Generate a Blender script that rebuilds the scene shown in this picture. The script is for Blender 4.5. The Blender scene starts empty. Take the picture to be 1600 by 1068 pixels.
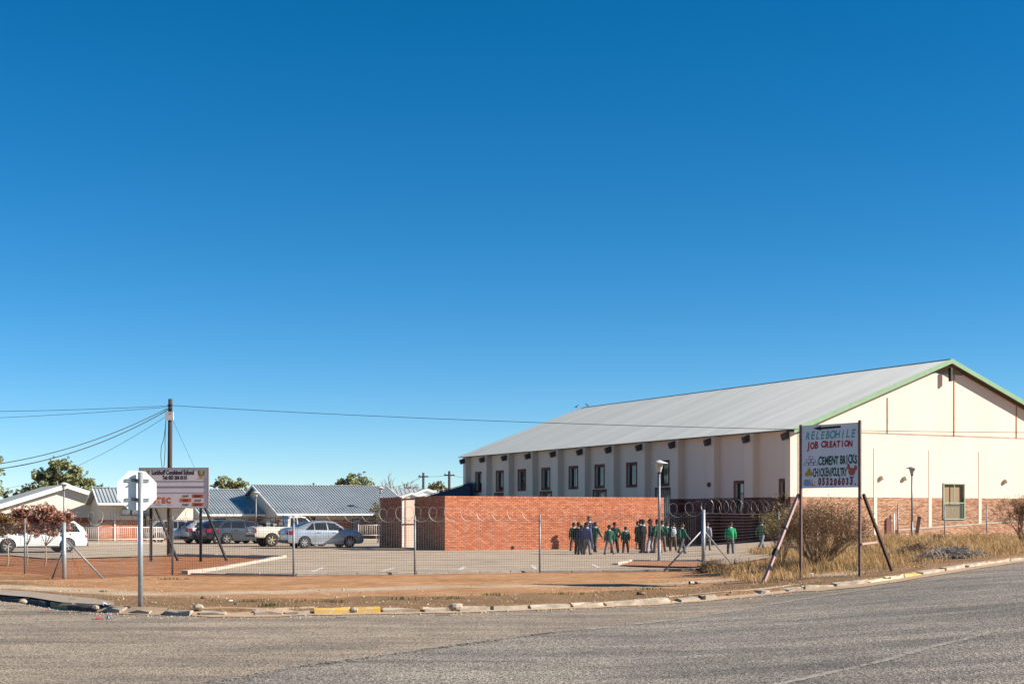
import bpy, bmesh, math, random
import numpy as np
from mathutils import Vector, Matrix, noise

# ------------------------------------------------------------------ camera, sky, sun, exposure
SC = bpy.context.scene
COL = SC.collection
R = math.radians
F, CX, HY, CAMH = 2222.0, 800.0, 806.0, 1.75      # focal length / horizon of the photograph in its own pixels
cam_d = bpy.data.cameras.new('camera')
cam = bpy.data.objects.new('camera', cam_d); COL.objects.link(cam)
cam.location = (0, 0, CAMH); cam.rotation_euler = (R(90), 0, 0)
cam_d.sensor_width = 36.0; cam_d.lens = 36.0 * F / 1600.0
cam_d.shift_y = (HY - 534.0) / 1600.0
cam_d.clip_start = 0.1; cam_d.clip_end = 9000
SC.camera = cam

SUN_EL, SUN_AZ = 30.0, 8.0           # azimuth measured from +X towards the camera
SUN_DIR = Vector((math.cos(R(SUN_EL)) * math.cos(R(SUN_AZ)), -math.cos(R(SUN_EL)) * math.sin(R(SUN_AZ)), math.sin(R(SUN_EL))))
W = bpy.data.worlds.new('World'); SC.world = W; W.use_nodes = True
wn, wl = W.node_tree.nodes, W.node_tree.links
wn.clear()
sky = wn.new('ShaderNodeTexSky'); sky.sky_type = 'NISHITA'; sky.sun_disc = False
sky.sun_elevation = R(SUN_EL); sky.sun_rotation = R(90 + SUN_AZ)
sky.altitude = 3600; sky.air_density = 1.0; sky.dust_density = 0.0; sky.ozone_density = 3.0
hsv = wn.new('ShaderNodeHueSaturation'); hsv.inputs['Saturation'].default_value = 1.36; hsv.inputs['Hue'].default_value = 0.493
bg = wn.new('ShaderNodeBackground'); bg.inputs['Strength'].default_value = 0.064
out = wn.new('ShaderNodeOutputWorld')
wl.new(sky.outputs[0], hsv.inputs['Color'])
wl.new(hsv.outputs[0], bg.inputs['Color']); wl.new(bg.outputs[0], out.inputs['Surface'])
sun_d = bpy.data.lights.new('sun', 'SUN'); sun_d.energy = 4.8; sun_d.angle = R(0.53); sun_d.color = (1.0, 0.93, 0.82)
sun = bpy.data.objects.new('sun', sun_d); COL.objects.link(sun)
sun.rotation_euler = SUN_DIR.to_track_quat('Z', 'Y').to_euler(); sun.location = (30, -10, 40)
vs = SC.view_settings
vs.view_transform = 'Standard'; vs.look = 'None'; vs.exposure = 1.1; vs.gamma = 1.0; vs.use_curve_mapping = False
SC.cycles.max_bounces = 6; SC.cycles.transparent_max_bounces = 12

# ------------------------------------------------------------------ helpers
def sm(a, b, t):
    t = max(0.0, min(1.0, (t - a) / (b - a))); return t * t * (3 - 2 * t)

def gz(x, y):                                   # the level of the verge: it climbs to the right
    return 0.65 * sm(2.5, 15.0, x - 0.12 * (y - 34.0))

def at(px, py, dz=0.0):                         # where a spot of the photograph meets the ground
    k = (px - CX) / F; m = (py - HY) / F; y = CAMH / m
    for _ in range(40):
        y = 0.5 * y + 0.5 * (CAMH - gz(k * y, y) - dz) / m
    return Vector((k * y, y, gz(k * y, y) + dz))

def PX(px, Y): return (px - CX) / F * Y
def PZ(py, Y): return CAMH - (py - HY) / F * Y

def new_obj(name, me, parent=None, mat=None, smooth=False):
    ob = bpy.data.objects.new(name, me); COL.objects.link(ob)
    if parent is not None: ob.parent = parent
    if mat is not None and not me.materials: me.materials.append(mat)
    if smooth and len(me.polygons):
        me.polygons.foreach_set('use_smooth', [True] * len(me.polygons))
    return ob

def tag(o, label=None, cat=None, group=None, kind=None):
    if label: o['label'] = label
    if cat: o['category'] = cat
    if group: o['group'] = group
    if kind: o['kind'] = kind
    return o

def empty(name, loc, rz=0.0, label=None, cat=None, group=None):
    o = bpy.data.objects.new(name, None); COL.objects.link(o)
    o.location = loc; o.rotation_euler = (0, 0, rz); o.empty_display_size = 0.2
    return tag(o, label, cat, group)

class MB:
    def __init__(s): s.v = []; s.f = []
    def add(s, vs, fs):
        n = len(s.v); s.v += [tuple(p) for p in vs]; s.f += [tuple(i + n for i in f) for f in fs]; return s
    def box(s, x0, x1, y0, y1, z0, z1):
        return s.add([(x0,y0,z0),(x1,y0,z0),(x1,y1,z0),(x0,y1,z0),(x0,y0,z1),(x1,y0,z1),(x1,y1,z1),(x0,y1,z1)],
                     [(0,3,2,1),(4,5,6,7),(0,1,5,4),(1,2,6,5),(2,3,7,6),(3,0,4,7)])
    def obox(s, M, sx, sy, sz):                  # a box centred in a matrix
        vs = [M @ Vector((a*sx/2, b*sy/2, c*sz/2)) for c in (-1,1) for a, b in ((-1,-1),(1,-1),(1,1),(-1,1))]
        return s.add(vs, [(0,3,2,1),(4,5,6,7),(0,1,5,4),(1,2,6,5),(2,3,7,6),(3,0,4,7)])
    def bevbox(s, x0, x1, y0, y1, z0, z1, b, jit=0.0, rng=random):   # a box with chamfered top edges
        j = lambda: rng.uniform(-jit, jit)
        lo = [(x0+j(),y0+j(),z0),(x1+j(),y0+j(),z0),(x1+j(),y1+j(),z0),(x0+j(),y1+j(),z0)]
        mi = [(p[0]+j()*.5,p[1]+j()*.5,z1-b+j()) for p in lo]
        tp = [(x0+b+j(),y0+b+j(),z1+j()),(x1-b+j(),y0+b+j(),z1+j()),(x1-b+j(),y1-b+j(),z1+j()),(x0+b+j(),y1-b+j(),z1+j())]
        f = [(0,3,2,1),(8,9,10,11)]
        for i in range(4):
            k = (i+1) % 4; f += [(i,k,k+4,i+4),(i+4,k+4,k+8,i+8)]
        return s.add(lo+mi+tp, f)
    def rings(s, rs, cap=True, closed=True):
        n = len(rs[0]); base = len(s.v)
        for r in rs: s.v += [tuple(p) for p in r]
        for i in range(len(rs) - 1):
            for k in range(n if closed else n - 1):
                a = base+i*n+k; b = base+i*n+(k+1) % n
                s.f.append((a, b, b+n, a+n))
        if cap:
            s.f.append(tuple(base+k for k in range(n-1,-1,-1))); s.f.append(tuple(base+(len(rs)-1)*n+k for k in range(n)))
        return s
    def path(s, pts, r, n=6, cap=True):
        pts = [Vector(p) for p in pts]; rs = []
        rad = r if isinstance(r, (list, tuple)) else [r]*len(pts)
        prev = None
        for i, p in enumerate(pts):
            d = (pts[min(i+1, len(pts)-1)] - pts[max(i-1, 0)]).normalized()
            if prev is None:
                a = d.orthogonal().normalized()
            else:
                a = (prev - d * prev.dot(d)); a = a.normalized() if a.length > 1e-6 else d.orthogonal().normalized()
            prev = a; b = d.cross(a)
            rs.append([p + (a*math.cos(2*math.pi*k/n) + b*math.sin(2*math.pi*k/n)) * rad[i] for k in range(n)])
        return s.rings(rs, cap)
    def bar(s, p0, p1, w, h, up=(0,0,1)):
        p0, p1 = Vector(p0), Vector(p1); d = (p1-p0).normalized(); u = Vector(up)
        if abs(d.dot(u)) > .98: u = Vector((1,0,0))
        a = d.cross(u).normalized(); b = a.cross(d)
        q = lambda p: [p-a*w/2-b*h/2, p+a*w/2-b*h/2, p+a*w/2+b*h/2, p-a*w/2+b*h/2]
        return s.rings([q(p0), q(p1)])
    def ell(s, c, r, nu=10, nv=7):
        c = Vector(c); rs = []
        for i in range(nv+1):
            t = math.pi*(i+.03)/(nv+.06)
            rs.append([(c[0]+r[0]*math.sin(t)*math.cos(2*math.pi*k/nu), c[1]+r[1]*math.sin(t)*math.sin(2*math.pi*k/nu), c[2]-r[2]*math.cos(t)) for k in range(nu)])
        return s.rings(rs)
    def lathe(s, prof, n=20, axis='Z', c=(0,0,0), cap=False):
        rs = []
        for r_, h in prof:
            ring = []
            for k in range(n):
                a = 2*math.pi*k/n; u, w = r_*math.cos(a), r_*math.sin(a)
                ring.append((c[0]+u, c[1]+w, c[2]+h) if axis == 'Z' else (c[0]+u, c[1]+h, c[2]-w) if axis == 'Y' else (c[0]+h, c[1]+u, c[2]+w))
            rs.append(ring)
        return s.rings(rs, cap)
    def poly(s, pts, y0, y1):                    # an outline in x,z given thickness along y
        n = len(pts)
        s.add([(p[0], y0, p[1]) for p in pts] + [(p[0], y1, p[1]) for p in pts],
              [tuple(range(n)), tuple(range(2*n-1, n-1, -1))] + [(i, i+n, (i+1) % n+n, (i+1) % n) for i in range(n)])
        return s
    def mesh(s, name):
        me = bpy.data.meshes.new(name); me.from_pydata(s.v, [], s.f); me.update(); return me
    def build(s, name, mat, parent=None, smooth=False, kind=None):
        me = s.mesh(name)
        o = new_obj(name, me, parent, mat, smooth)
        if kind: o['kind'] = kind
        return o

def fix_normals(o):
    bm = bmesh.new(); bm.from_mesh(o.data); bmesh.ops.recalc_face_normals(bm, faces=bm.faces); bm.to_mesh(o.data); bm.free(); return o

def baked(o):                                    # apply the modifiers of an object
    dg = bpy.context.evaluated_depsgraph_get(); dg.update()
    me = bpy.data.meshes.new_from_object(o.evaluated_get(dg), depsgraph=dg)
    old = o.data; o.modifiers.clear(); o.data = me
    return o

# ------------------------------------------------------------------ materials
MATS = {}
def M(name, c1, c2=None, scale=4.0, rough=0.8, metal=0.0, bump=0.0, bscale=60.0, spec=0.4, island=0.0, detail=4.0, c3=None, stretch=None, coat=0.0, lo=.35, hi=.65):
    if name in MATS: return MATS[name]
    m = bpy.data.materials.new(name); m.use_nodes = True; MATS[name] = m
    nt = m.node_tree; N, L = nt.nodes, nt.links
    b = N['Principled BSDF']; b.inputs['Roughness'].default_value = rough; b.inputs['Metallic'].default_value = metal
    b.inputs['Specular IOR Level'].default_value = spec
    if coat: b.inputs['Coat Weight'].default_value = coat; b.inputs['Coat Roughness'].default_value = .08
    tc = N.new('ShaderNodeTexCoord'); src = tc.outputs['Object']
    if stretch:
        mp = N.new('ShaderNodeMapping'); mp.inputs['Scale'].default_value = stretch; L.new(src, mp.inputs['Vector']); src = mp.outputs[0]
    c2 = c2 or tuple(x*.86 for x in c1)
    nz = N.new('ShaderNodeTexNoise'); nz.inputs['Scale'].default_value = scale; nz.inputs['Detail'].default_value = detail; nz.inputs['Roughness'].default_value = .65
    L.new(src, nz.inputs['Vector'])
    rp = N.new('ShaderNodeValToRGB'); rp.color_ramp.elements[0].color = (*c1, 1); rp.color_ramp.elements[1].color = (*c2, 1)
    rp.color_ramp.elements[0].position = lo; rp.color_ramp.elements[1].position = hi
    if c3: e = rp.color_ramp.elements.new((lo+hi)/2); e.color = (*c3, 1)
    if island:
        ge = N.new('ShaderNodeNewGeometry'); mx = N.new('ShaderNodeMix'); mx.data_type = 'FLOAT'
        mx.inputs['Factor'].default_value = island; L.new(nz.outputs[0], mx.inputs['A']); L.new(ge.outputs['Random Per Island'], mx.inputs['B']); L.new(mx.outputs['Result'], rp.inputs[0])
    else: L.new(nz.outputs[0], rp.inputs[0])
    L.new(rp.outputs[0], b.inputs['Base Color'])
    if bump:
        n2 = N.new('ShaderNodeTexNoise'); n2.inputs['Scale'].default_value = bscale; n2.inputs['Detail'].default_value = 5; L.new(src, n2.inputs['Vector'])
        bp = N.new('ShaderNodeBump'); bp.inputs['Strength'].default_value = bump; bp.inputs['Distance'].default_value = .02; L.new(n2.outputs[0], bp.inputs['Height']); L.new(bp.outputs[0], b.inputs['Normal'])
    return m

def leafmat(name, c1, c2, c3, trans=.25):
    m = M(name, c1, c2, scale=.9, rough=.6, island=.65, c3=c3, spec=.25, lo=.2, hi=.8)
    nt = m.node_tree; N, L = nt.nodes, nt.links; b = N['Principled BSDF']
    tr = N.new('ShaderNodeBsdfTranslucent'); ms = N.new('ShaderNodeMixShader'); ms.inputs[0].default_value = trans
    rp = [n for n in N if n.type == 'VALTORGB'][0]; L.new(rp.outputs[0], tr.inputs[0])
    L.new(b.outputs[0], ms.inputs[1]); L.new(tr.outputs[0], ms.inputs[2]); L.new(ms.outputs[0], N['Material Output'].inputs['Surface'])
    return m

plaster = M('cream_plaster', (.76,.61,.49), (.66,.52,.41), .5, .9, bump=.1, bscale=30, lo=.25, hi=.8, stretch=(1.2,1.2,.35), detail=7)
plaster2 = M('school_plaster', (.66,.60,.51), (.60,.54,.45), .5, .9)
brick_m = M('orange_brick', (.35,.095,.043), (.50,.20,.11), 3.0, .85, bump=.25, bscale=45, island=.7, c3=(.43,.135,.06), lo=.1, hi=.9)
brick_p = M('pale_brick', (.26,.125,.07), (.50,.30,.185), 3.0, .88, bump=.25, bscale=45, island=.8, c3=(.40,.21,.12), lo=.1, hi=.9)
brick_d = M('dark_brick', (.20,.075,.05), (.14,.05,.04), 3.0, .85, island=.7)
mortar = M('mortar', (.40,.24,.16), (.32,.185,.12), 8, .95)
mortar_d = M('mortar_shaded', (.24,.17,.13), (.2,.14,.11), 8, .95)  # darker copy of the mortar, shade painted in for the sunless side walls
roof_m = M('galvanised_roof', (.31,.325,.325), (.235,.25,.252), .5, .5, metal=.2, spec=.35, stretch=(.12,1.6,.12), lo=.3, hi=.7)
roof_s = M('school_roof', (.38,.41,.42), (.32,.35,.36), .4, .42, metal=.2, spec=.4)
roof_n = M('navy_roof', (.02,.05,.105), (.018,.043,.09), .5, .55, spec=.3)
green_b = M('green_bargeboard', (.19,.31,.17), (.16,.27,.145), 2, .55)
beam_b = M('brown_beam', (.085,.058,.048), (.06,.042,.036), 4, .7)
whitep = M('white_paint', (.80,.79,.76), (.72,.71,.68), 2, .5)
whited = M('weathered_white', (.62,.60,.56), (.5,.48,.44), 5, .7)
glass = M('dark_glass', (.012,.014,.017), (.02,.022,.025), 1, .04, spec=.8)
glass_s = M('sky_glass', (.012,.014,.017), (.03,.033,.036), .6, .03, metal=0, spec=1.0)
galv = M('galvanised_steel', (.42,.44,.45), (.33,.35,.36), 9, .42, metal=.55)
galv_d = M('dull_galvanised', (.26,.27,.28), (.2,.21,.22), 9, .55, metal=.4)
wire_m = M('fence_wire', (.17,.16,.15), (.12,.11,.10), 9, .55, metal=.4)
razor_m = M('razor_wire', (.27,.25,.235), (.19,.175,.16), 9, .4, metal=.5)
concrete = M('concrete', (.46,.40,.33), (.36,.31,.25), 5, .9, bump=.3, bscale=30)
black_m = M('black_steel', (.014,.012,.012), (.02,.017,.016), 5, .6)
rubber = M('rubber', (.018,.018,.018), (.03,.028,.026), 8, .85)
wood_p = M('creosote_wood', (.075,.04,.028), (.045,.026,.02), 3, .85, stretch=(6,6,.6), bump=.3, bscale=20)
dark = M('dark_interior', (.012,.011,.011), (.01,.01,.01), 1, .9)
rust_m = M('rusty_steel', (.10,.048,.036), (.16,.10,.085), 5, .75)

def mk_text(txt, size, mat, parent, x, z, y=-.004, xs=1.0, bold=0.0, shear=0.0, align='LEFT', name='lettering', space=1.0, tilt=0.0):
    cu = bpy.data.curves.new('t', 'FONT'); cu.body = txt; cu.size = size; cu.offset = bold; cu.shear = shear; cu.align_x = align; cu.space_character = space; cu.resolution_u = 3
    ob = bpy.data.objects.new('t', cu); COL.objects.link(ob)
    dg = bpy.context.evaluated_depsgraph_get(); dg.update()
    me = bpy.data.meshes.new_from_object(ob.evaluated_get(dg), depsgraph=dg)
    bpy.data.objects.remove(ob); bpy.data.curves.remove(cu)
    for v in me.vertices:
        a = v.co.copy(); v.co = (x + a.x*xs, y, z + a.y + tilt*a.x*xs)
    me.materials.clear()
    return new_obj(name, me, parent, mat)

# axes shared by all the school buildings: U runs right and away, V left and away
TH = R(27.9)
U = Vector((math.cos(TH), math.sin(TH), 0)); V = Vector((-math.sin(TH), math.cos(TH), 0))
# ------------------------------------------------------------------ terrain, roads, kerbs
rng = random.Random(7)
kpx = [(0,930),(48,934),(97,943),(150,946.5),(215,950),(300,952.5),(400,952.5),(490,951),(600,949),(700,947.5),(800,944.5),(900,941),(1040,935),(1130,927),(1260,914),(1343,906),(1400,898),(1450,890),(1520,879),(1600,868)]
kpts = [at(*p) for p in kpx]
a0 = kpts[0]; a1 = kpts[-1]; dl = (kpts[0]-kpts[2]).normalized(); dr = Vector((.80,.60,0))
KX = [-1600.0, a0.x+dl.x*60] + [p.x for p in kpts] + [a1.x+dr.x*70, 1600.0]
KY = [a0.y+dl.y*60, a0.y+dl.y*60] + [p.y for p in kpts] + [a1.y+dr.y*70, a1.y+dr.y*70]
def kerbY(x): return float(np.interp(x, KX, KY))

def nonuni(lo, hi, a, b, step, grow=1.25):
    c = list(np.arange(a, b + 1e-6, step)); s = step; x = c[-1]
    while x < hi: s *= grow; x += s; c.append(x)
    s = step; x = c[0]; l = []
    while x > lo: s *= grow; x -= s; l.append(x)
    return l[::-1] + c

path_pts = [at(*p) for p in [(-60,914),(0,916),(110,921),(219,927),(350,926),(500,923),(690,916),(850,914),(1000,914),(1096,908),(1178,902),(1316,896)]]
def seg_dist(p, pts):
    best = 1e9
    for a, b in zip(pts, pts[1:]):
        ab = (b.x-a.x, b.y-a.y); t = max(0, min(1, ((p[0]-a.x)*ab[0]+(p[1]-a.y)*ab[1])/(ab[0]**2+ab[1]**2)))
        best = min(best, math.hypot(p[0]-a.x-ab[0]*t, p[1]-a.y-ab[1]*t))
    return best
fence_pts = [Vector((-26,56,0)), Vector((-14.8,43.2,0)), Vector((-12.4,39.4,0)), Vector((-10.1,42.3,0)), Vector((-6.34,41.3,0)), Vector((-2.9,42.5,0)), Vector((.86,44.0,0)), Vector((6.03,44.8,0)), Vector((9.75,52,0)), Vector((19,70,0)), Vector((21.9,72,0)), Vector((24.7,74,0)), Vector((34,80,0))]
def fenceY(x): return float(np.interp(x, [p.x for p in fence_pts], [p.y for p in fence_pts]))

xs = nonuni(-1500, 1500, -26, 26, .22)
ds = nonuni(-90, 5000, -.4, 1.2, .1, 1.06)
ds = [d for i, d in enumerate(ds)]
vsn, cols = [], []
for d in ds:
    for x in xs:
        y = kerbY(x) + d
        g = gz(x, y)
        if d < -.02: z = g - .19
        else:
            n = noise.noise(Vector((x*.8, y*.8, 0)))*.02 + noise.noise(Vector((x*3.1, y*3.1, 5)))*.012
            near = 1.0 if d < 40 else 0.0
            z = g - .12*(1 - sm(0, .35, d)) + n*sm(.1,.6,d)*near
        vsn.append((x, y, z))
        p = q = w = 0.0
        if -1 < d < 45 and abs(x) < 30:
            dp = seg_dist((x, y), path_pts)
            p = 1 - sm(.35, 1.0, dp + .3*noise.noise(Vector((x*.9, y*.9, 2))))
            fy = fenceY(x)
            q = sm(-.9, .5, y - fy + .6*noise.noise(Vector((x*.5, y*.5, 8))))
            if x > 9: q *= .25
            w = (1 - sm(.2, 1.0, d - 3.2 + .8*noise.noise(Vector((x*.6,y*.6,3))))) if x < 9 else .8
            w = max(0, min(1, w)) * (1-p)
        cols.append((p, q, w, 1))
nx = len(xs)
fc = [(j*nx+i, j*nx+i+1, (j+1)*nx+i+1, (j+1)*nx+i) for j in range(len(ds)-1) for i in range(nx-1)]
me = bpy.data.meshes.new('ground'); me.from_pydata(vsn, [], fc); me.update()
ca = me.color_attributes.new('Soil', 'FLOAT_COLOR', 'POINT'); ca.data.foreach_set('color', [c for r_ in cols for c in r_])
gm = bpy.data.materials.new('dry_earth'); gm.use_nodes = True
N, L = gm.node_tree.nodes, gm.node_tree.links
pb = N['Principled BSDF']; pb.inputs['Roughness'].default_value = .95; pb.inputs['Specular IOR Level'].default_value = .1
tc = N.new('ShaderNodeTexCoord')
def nz_(scale, det=6, rough=.7, vec=None):
    n = N.new('ShaderNodeTexNoise'); n.inputs['Scale'].default_value = scale; n.inputs['Detail'].default_value = det; n.inputs['Roughness'].default_value = rough
    L.new(vec or tc.outputs['Object'], n.inputs['Vector']); return n
def rmp(fac, *st):
    r_ = N.new('ShaderNodeValToRGB'); e = r_.color_ramp.elements
    while len(e) < len(st): e.new(.5)
    for el, (p, c) in zip(e, st): el.position = p; el.color = (*c, 1)
    L.new(fac, r_.inputs[0]); return r_.outputs[0]
def mixc(f, a, b):
    x = N.new('ShaderNodeMix'); x.data_type = 'RGBA'; L.new(f, x.inputs['Factor']); L.new(a, x.inputs['A']); L.new(b, x.inputs['B']); return x.outputs['Result']
at_ = N.new('ShaderNodeAttribute'); at_.attribute_name = 'Soil'
sp = N.new('ShaderNodeSeparateColor'); L.new(at_.outputs['Color'], sp.inputs[0])
big, mid, fine = nz_(.5), nz_(2.5), nz_(22)
base = rmp(mid.outputs[0], (.34, (.35,.18,.082)), (.5,(.455,.25,.125)), (.66, (.53,.325,.185)))
litt = rmp(fine.outputs[0], (.36, (.12,.075,.04)), (.5, (.26,.16,.088)), (.66, (.40,.265,.155)))
sand = rmp(fine.outputs[0], (.3, (.47,.355,.24)), (.7, (.58,.455,.325)))
red = rmp(mid.outputs[0], (.3, (.33,.135,.06)), (.7, (.43,.195,.095)))
spk = rmp(nz_(60, 3).outputs[0], (.30, (.55,.5,.45)), (.42, (1,1,1)))
c = mixc(sp.outputs['Blue'], base, litt); c = mixc(sp.outputs['Green'], c, red); c = mixc(sp.outputs['Red'], c, sand)
mu = N.new('ShaderNodeMix'); mu.data_type = 'RGBA'; mu.blend_type = 'MULTIPLY'; mu.inputs['Factor'].default_value = .7; L.new(c, mu.inputs['A']); L.new(spk, mu.inputs['B'])
bv = rmp(big.outputs[0], (.34, (.76,.72,.68)), (.66, (1.12,1.1,1.08)))
m2 = N.new('ShaderNodeMix'); m2.data_type = 'RGBA'; m2.blend_type = 'MULTIPLY'; m2.inputs['Factor'].default_value = 1; L.new(mu.outputs['Result'], m2.inputs['A']); L.new(bv, m2.inputs['B'])
L.new(m2.outputs['Result'], pb.inputs['Base Color'])
bp = N.new('ShaderNodeBump'); bp.inputs['Strength'].default_value = .9; bp.inputs['Distance'].default_value = .06; L.new(nz_(14, 8, .75).outputs[0], bp.inputs['Height']); L.new(bp.outputs[0], pb.inputs['Normal'])
ground = new_obj('ground', me, None, gm, True); tag(ground, kind='structure')

# asphalt: one for the main road on the right, one for the older side street
def asphalt(name, lo, md, hi, patch, spec=.25, vsc=48):
    m = bpy.data.materials.new(name); m.use_nodes = True
    global N, L, tc
    N, L = m.node_tree.nodes, m.node_tree.links
    b = N['Principled BSDF']; b.inputs['Roughness'].default_value = .85; b.inputs['Specular IOR Level'].default_value = spec
    tc = N.new('ShaderNodeTexCoord')
    vo = N.new('ShaderNodeTexVoronoi'); vo.inputs['Scale'].default_value = vsc; L.new(tc.outputs['Object'], vo.inputs['Vector'])
    sc_ = N.new('ShaderNodeSeparateColor'); L.new(vo.outputs['Color'], sc_.inputs[0])
    f1 = nz_(26, 5, .8)
    ad = N.new('ShaderNodeMath'); ad.operation = 'MULTIPLY_ADD'; ad.inputs[1].default_value = .6; L.new(sc_.outputs['Red'], ad.inputs[0])
    hf = N.new('ShaderNodeMath'); hf.operation = 'MULTIPLY'; hf.inputs[1].default_value = .45; L.new(f1.outputs[0], hf.inputs[0]); L.new(hf.outputs[0], ad.inputs[2])
    c0 = rmp(ad.outputs[0], (.18, lo), (.5, md), (.86, hi))
    b1 = nz_(.22, 6, .6); b2 = nz_(1.3, 6, .7)
    mp = N.new('ShaderNodeMapping'); mp.inputs['Scale'].default_value = (.35, 1.6, 1); mp.inputs['Rotation'].default_value = (0,0,R(-24)); L.new(tc.outputs['Object'], mp.inputs['Vector'])
    b3 = nz_(.7, 5, .6, mp.outputs[0])
    pa = rmp(b1.outputs[0], (.34, patch[0]), (.66, patch[1]))
    pc = rmp(b3.outputs[0], (.36, (.68,.68,.69)), (.62, (1.14,1.12,1.09)))
    pd = rmp(b2.outputs[0], (.3, (.86,.86,.86)), (.7, (1.08,1.07,1.05)))
    cur = c0
    for x in (pa, pc, pd):
        mm = N.new('ShaderNodeMix'); mm.data_type = 'RGBA'; mm.blend_type = 'MULTIPLY'; mm.inputs['Factor'].default_value = 1; L.new(cur, mm.inputs['A']); L.new(x, mm.inputs['B']); cur = mm.outputs['Result']
    L.new(cur, b.inputs['Base Color'])
    bp = N.new('ShaderNodeBump'); bp.inputs['Strength'].default_value = .7; bp.inputs['Distance'].default_value = .012; L.new(vo.outputs['Distance'], bp.inputs['Height']); L.new(bp.outputs[0], b.inputs['Normal'])
    return m
asph_main = asphalt('chip_seal_asphalt', (.042,.036,.03), (.20,.178,.15), (.44,.39,.33), ((.80,.80,.81),(1.14,1.11,1.08)), vsc=44)
asph_old = asphalt('worn_asphalt', (.085,.066,.05), (.27,.22,.168), (.45,.37,.285), ((.82,.82,.83),(1.12,1.09,1.05)), vsc=40)
def dz_road(x, y): return gz(x, y) - .11
def sheet(name, rows, mat, kind='structure', parent=None):     # rows of points, equal count
    n = len(rows[0]); v = [p for r_ in rows for p in r_]
    f = [(j*n+i, j*n+i+1, (j+1)*n+i+1, (j+1)*n+i) for j in range(len(rows)-1) for i in range(n-1)]
    me = bpy.data.meshes.new(name); me.from_pydata(v, [], f); me.update()
    o = new_obj(name, me, parent, mat, True)
    if kind: o['kind'] = kind
    return o
rx = nonuni(-1500, 1500, -26, 30, .5); rd = nonuni(-70, 0, -6, .06, .3)
rd = [d for d in rd if d <= .07]
sheet('side_street', [[(x, kerbY(x)+d, dz_road(x, kerbY(x)+d)) for x in rx] for d in rd], asph_old)
# the edge of the resurfaced main road
edge = [at(p[0], p[1], -.107) for p in [(-700,1330),(-200,1180),(100,1112),(330,1066),(450,1044),(553,1030),(690,1011),(794,997),(862,988),(1000,974),(1112,960),(1234,939),(1316,926),(1400,914.5),(1500,900),(1600,884.5)]]
edge += [edge[-1] + Vector((.8,.6,0))*t for t in (8, 20, 45, 75)]
EX = [p.x for p in edge]; EY = [p.y for p in edge]
def edgeY(x): return float(np.interp(x, EX, EY)) if x >= EX[0] else EY[0] + (x-EX[0])*.35
mx_ = [x for x in nonuni(-40, 70, -8, 26, .25)]
md_ = [d for d in nonuni(-70, 0, -3, 0.0, .5) if d <= 1e-6]
sheet('main_road', [[(x, edgeY(x)+d+(.05*noise.noise(Vector((x*2.2,0,1))) if d > -1e-6 else 0), dz_road(x, edgeY(x)+d)+.005) for x in mx_] for d in md_], asph_main)
# worn pale seam along that edge and the broken centre line
line_m = M('worn_road_line', (.38,.335,.275), (.25,.22,.185), 9, .9, detail=8, lo=.42, hi=.6)
def worn_strip(name, pts, w, dz, mat, gap=.25, r=rng):
    mb = MB(); L_ = 0
    P = []
    for a, b in zip(pts, pts[1:]):
        n = max(2, int((b-a).length/.12))
        P += [a.lerp(b, i/n) for i in range(n)]
    for i in range(len(P)-1):
        a, b = P[i], P[i+1]; d = (b-a).normalized(); s = Vector((-d.y, d.x, 0))
        nzv = noise.noise(Vector((a.x*1.7, a.y*1.7, 3)))
        if nzv < -gap: continue
        wa = w*(.55+.6*abs(noise.noise(Vector((a.x*3, a.y*3, 1)))) ); wb = w*(.55+.6*abs(noise.noise(Vector((b.x*3, b.y*3, 1)))))
        oa = s*noise.noise(Vector((a.x*2.3, a.y*2.3, 9)))*w*.5; ob = s*noise.noise(Vector((b.x*2.3, b.y*2.3, 9)))*w*.5
        q = [a-s*wa+oa, b-s*wb+ob, b+s*wb+ob, a+s*wa+oa]
        mb.add([(p.x, p.y, dz_road(p.x, p.y)+dz) for p in q], [(0,1,2,3)])
    o = mb.build(name, mat); o['kind'] = 'structure'; return o
cl = [at(p[0], p[1], -.107) for p in [(1100,1092),(1234,1065),(1377,1033),(1458,1010),(1600,976),(1760,938)]]
def flecks(name, pts, spread, n, dz, mat, r=rng, smax=.05):
    mb = MB(); tot = [(b-a).length for a, b in zip(pts, pts[1:])]
    for _ in range(n):
        i = r.choices(range(len(tot)), tot)[0]; a, b = pts[i], pts[i+1]; d = (b-a).normalized(); s = Vector((-d.y, d.x, 0))
        p = a.lerp(b, r.random()) + s*r.gauss(0, spread)
        if noise.noise(Vector((p.x*.9, p.y*.9, 3))) < r.uniform(-.5,.15): continue
        l_, w_ = r.uniform(.012, smax), r.uniform(.008, .022); an = r.gauss(0,.5); e1 = (d*math.cos(an)+s*math.sin(an)); e2 = Vector((-e1.y,e1.x,0))
        q = [p+e1*l_*math.cos(t)*r.uniform(.7,1.2)+e2*w_*math.sin(t)*r.uniform(.7,1.2) for t in (0,1.05,2.1,3.14,4.2,5.2)]
        mb.add([(k.x, k.y, dz_road(k.x,k.y)+dz) for k in q], [tuple(range(6))])
    o = fix_normals(mb.build(name, mat)); o['kind'] = 'structure'; return o
flecks('road_seam', edge[3:-5], .06, 5200, .012, line_m)
flecks('centre_line', cl, .035, 3200, .012, line_m)

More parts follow.
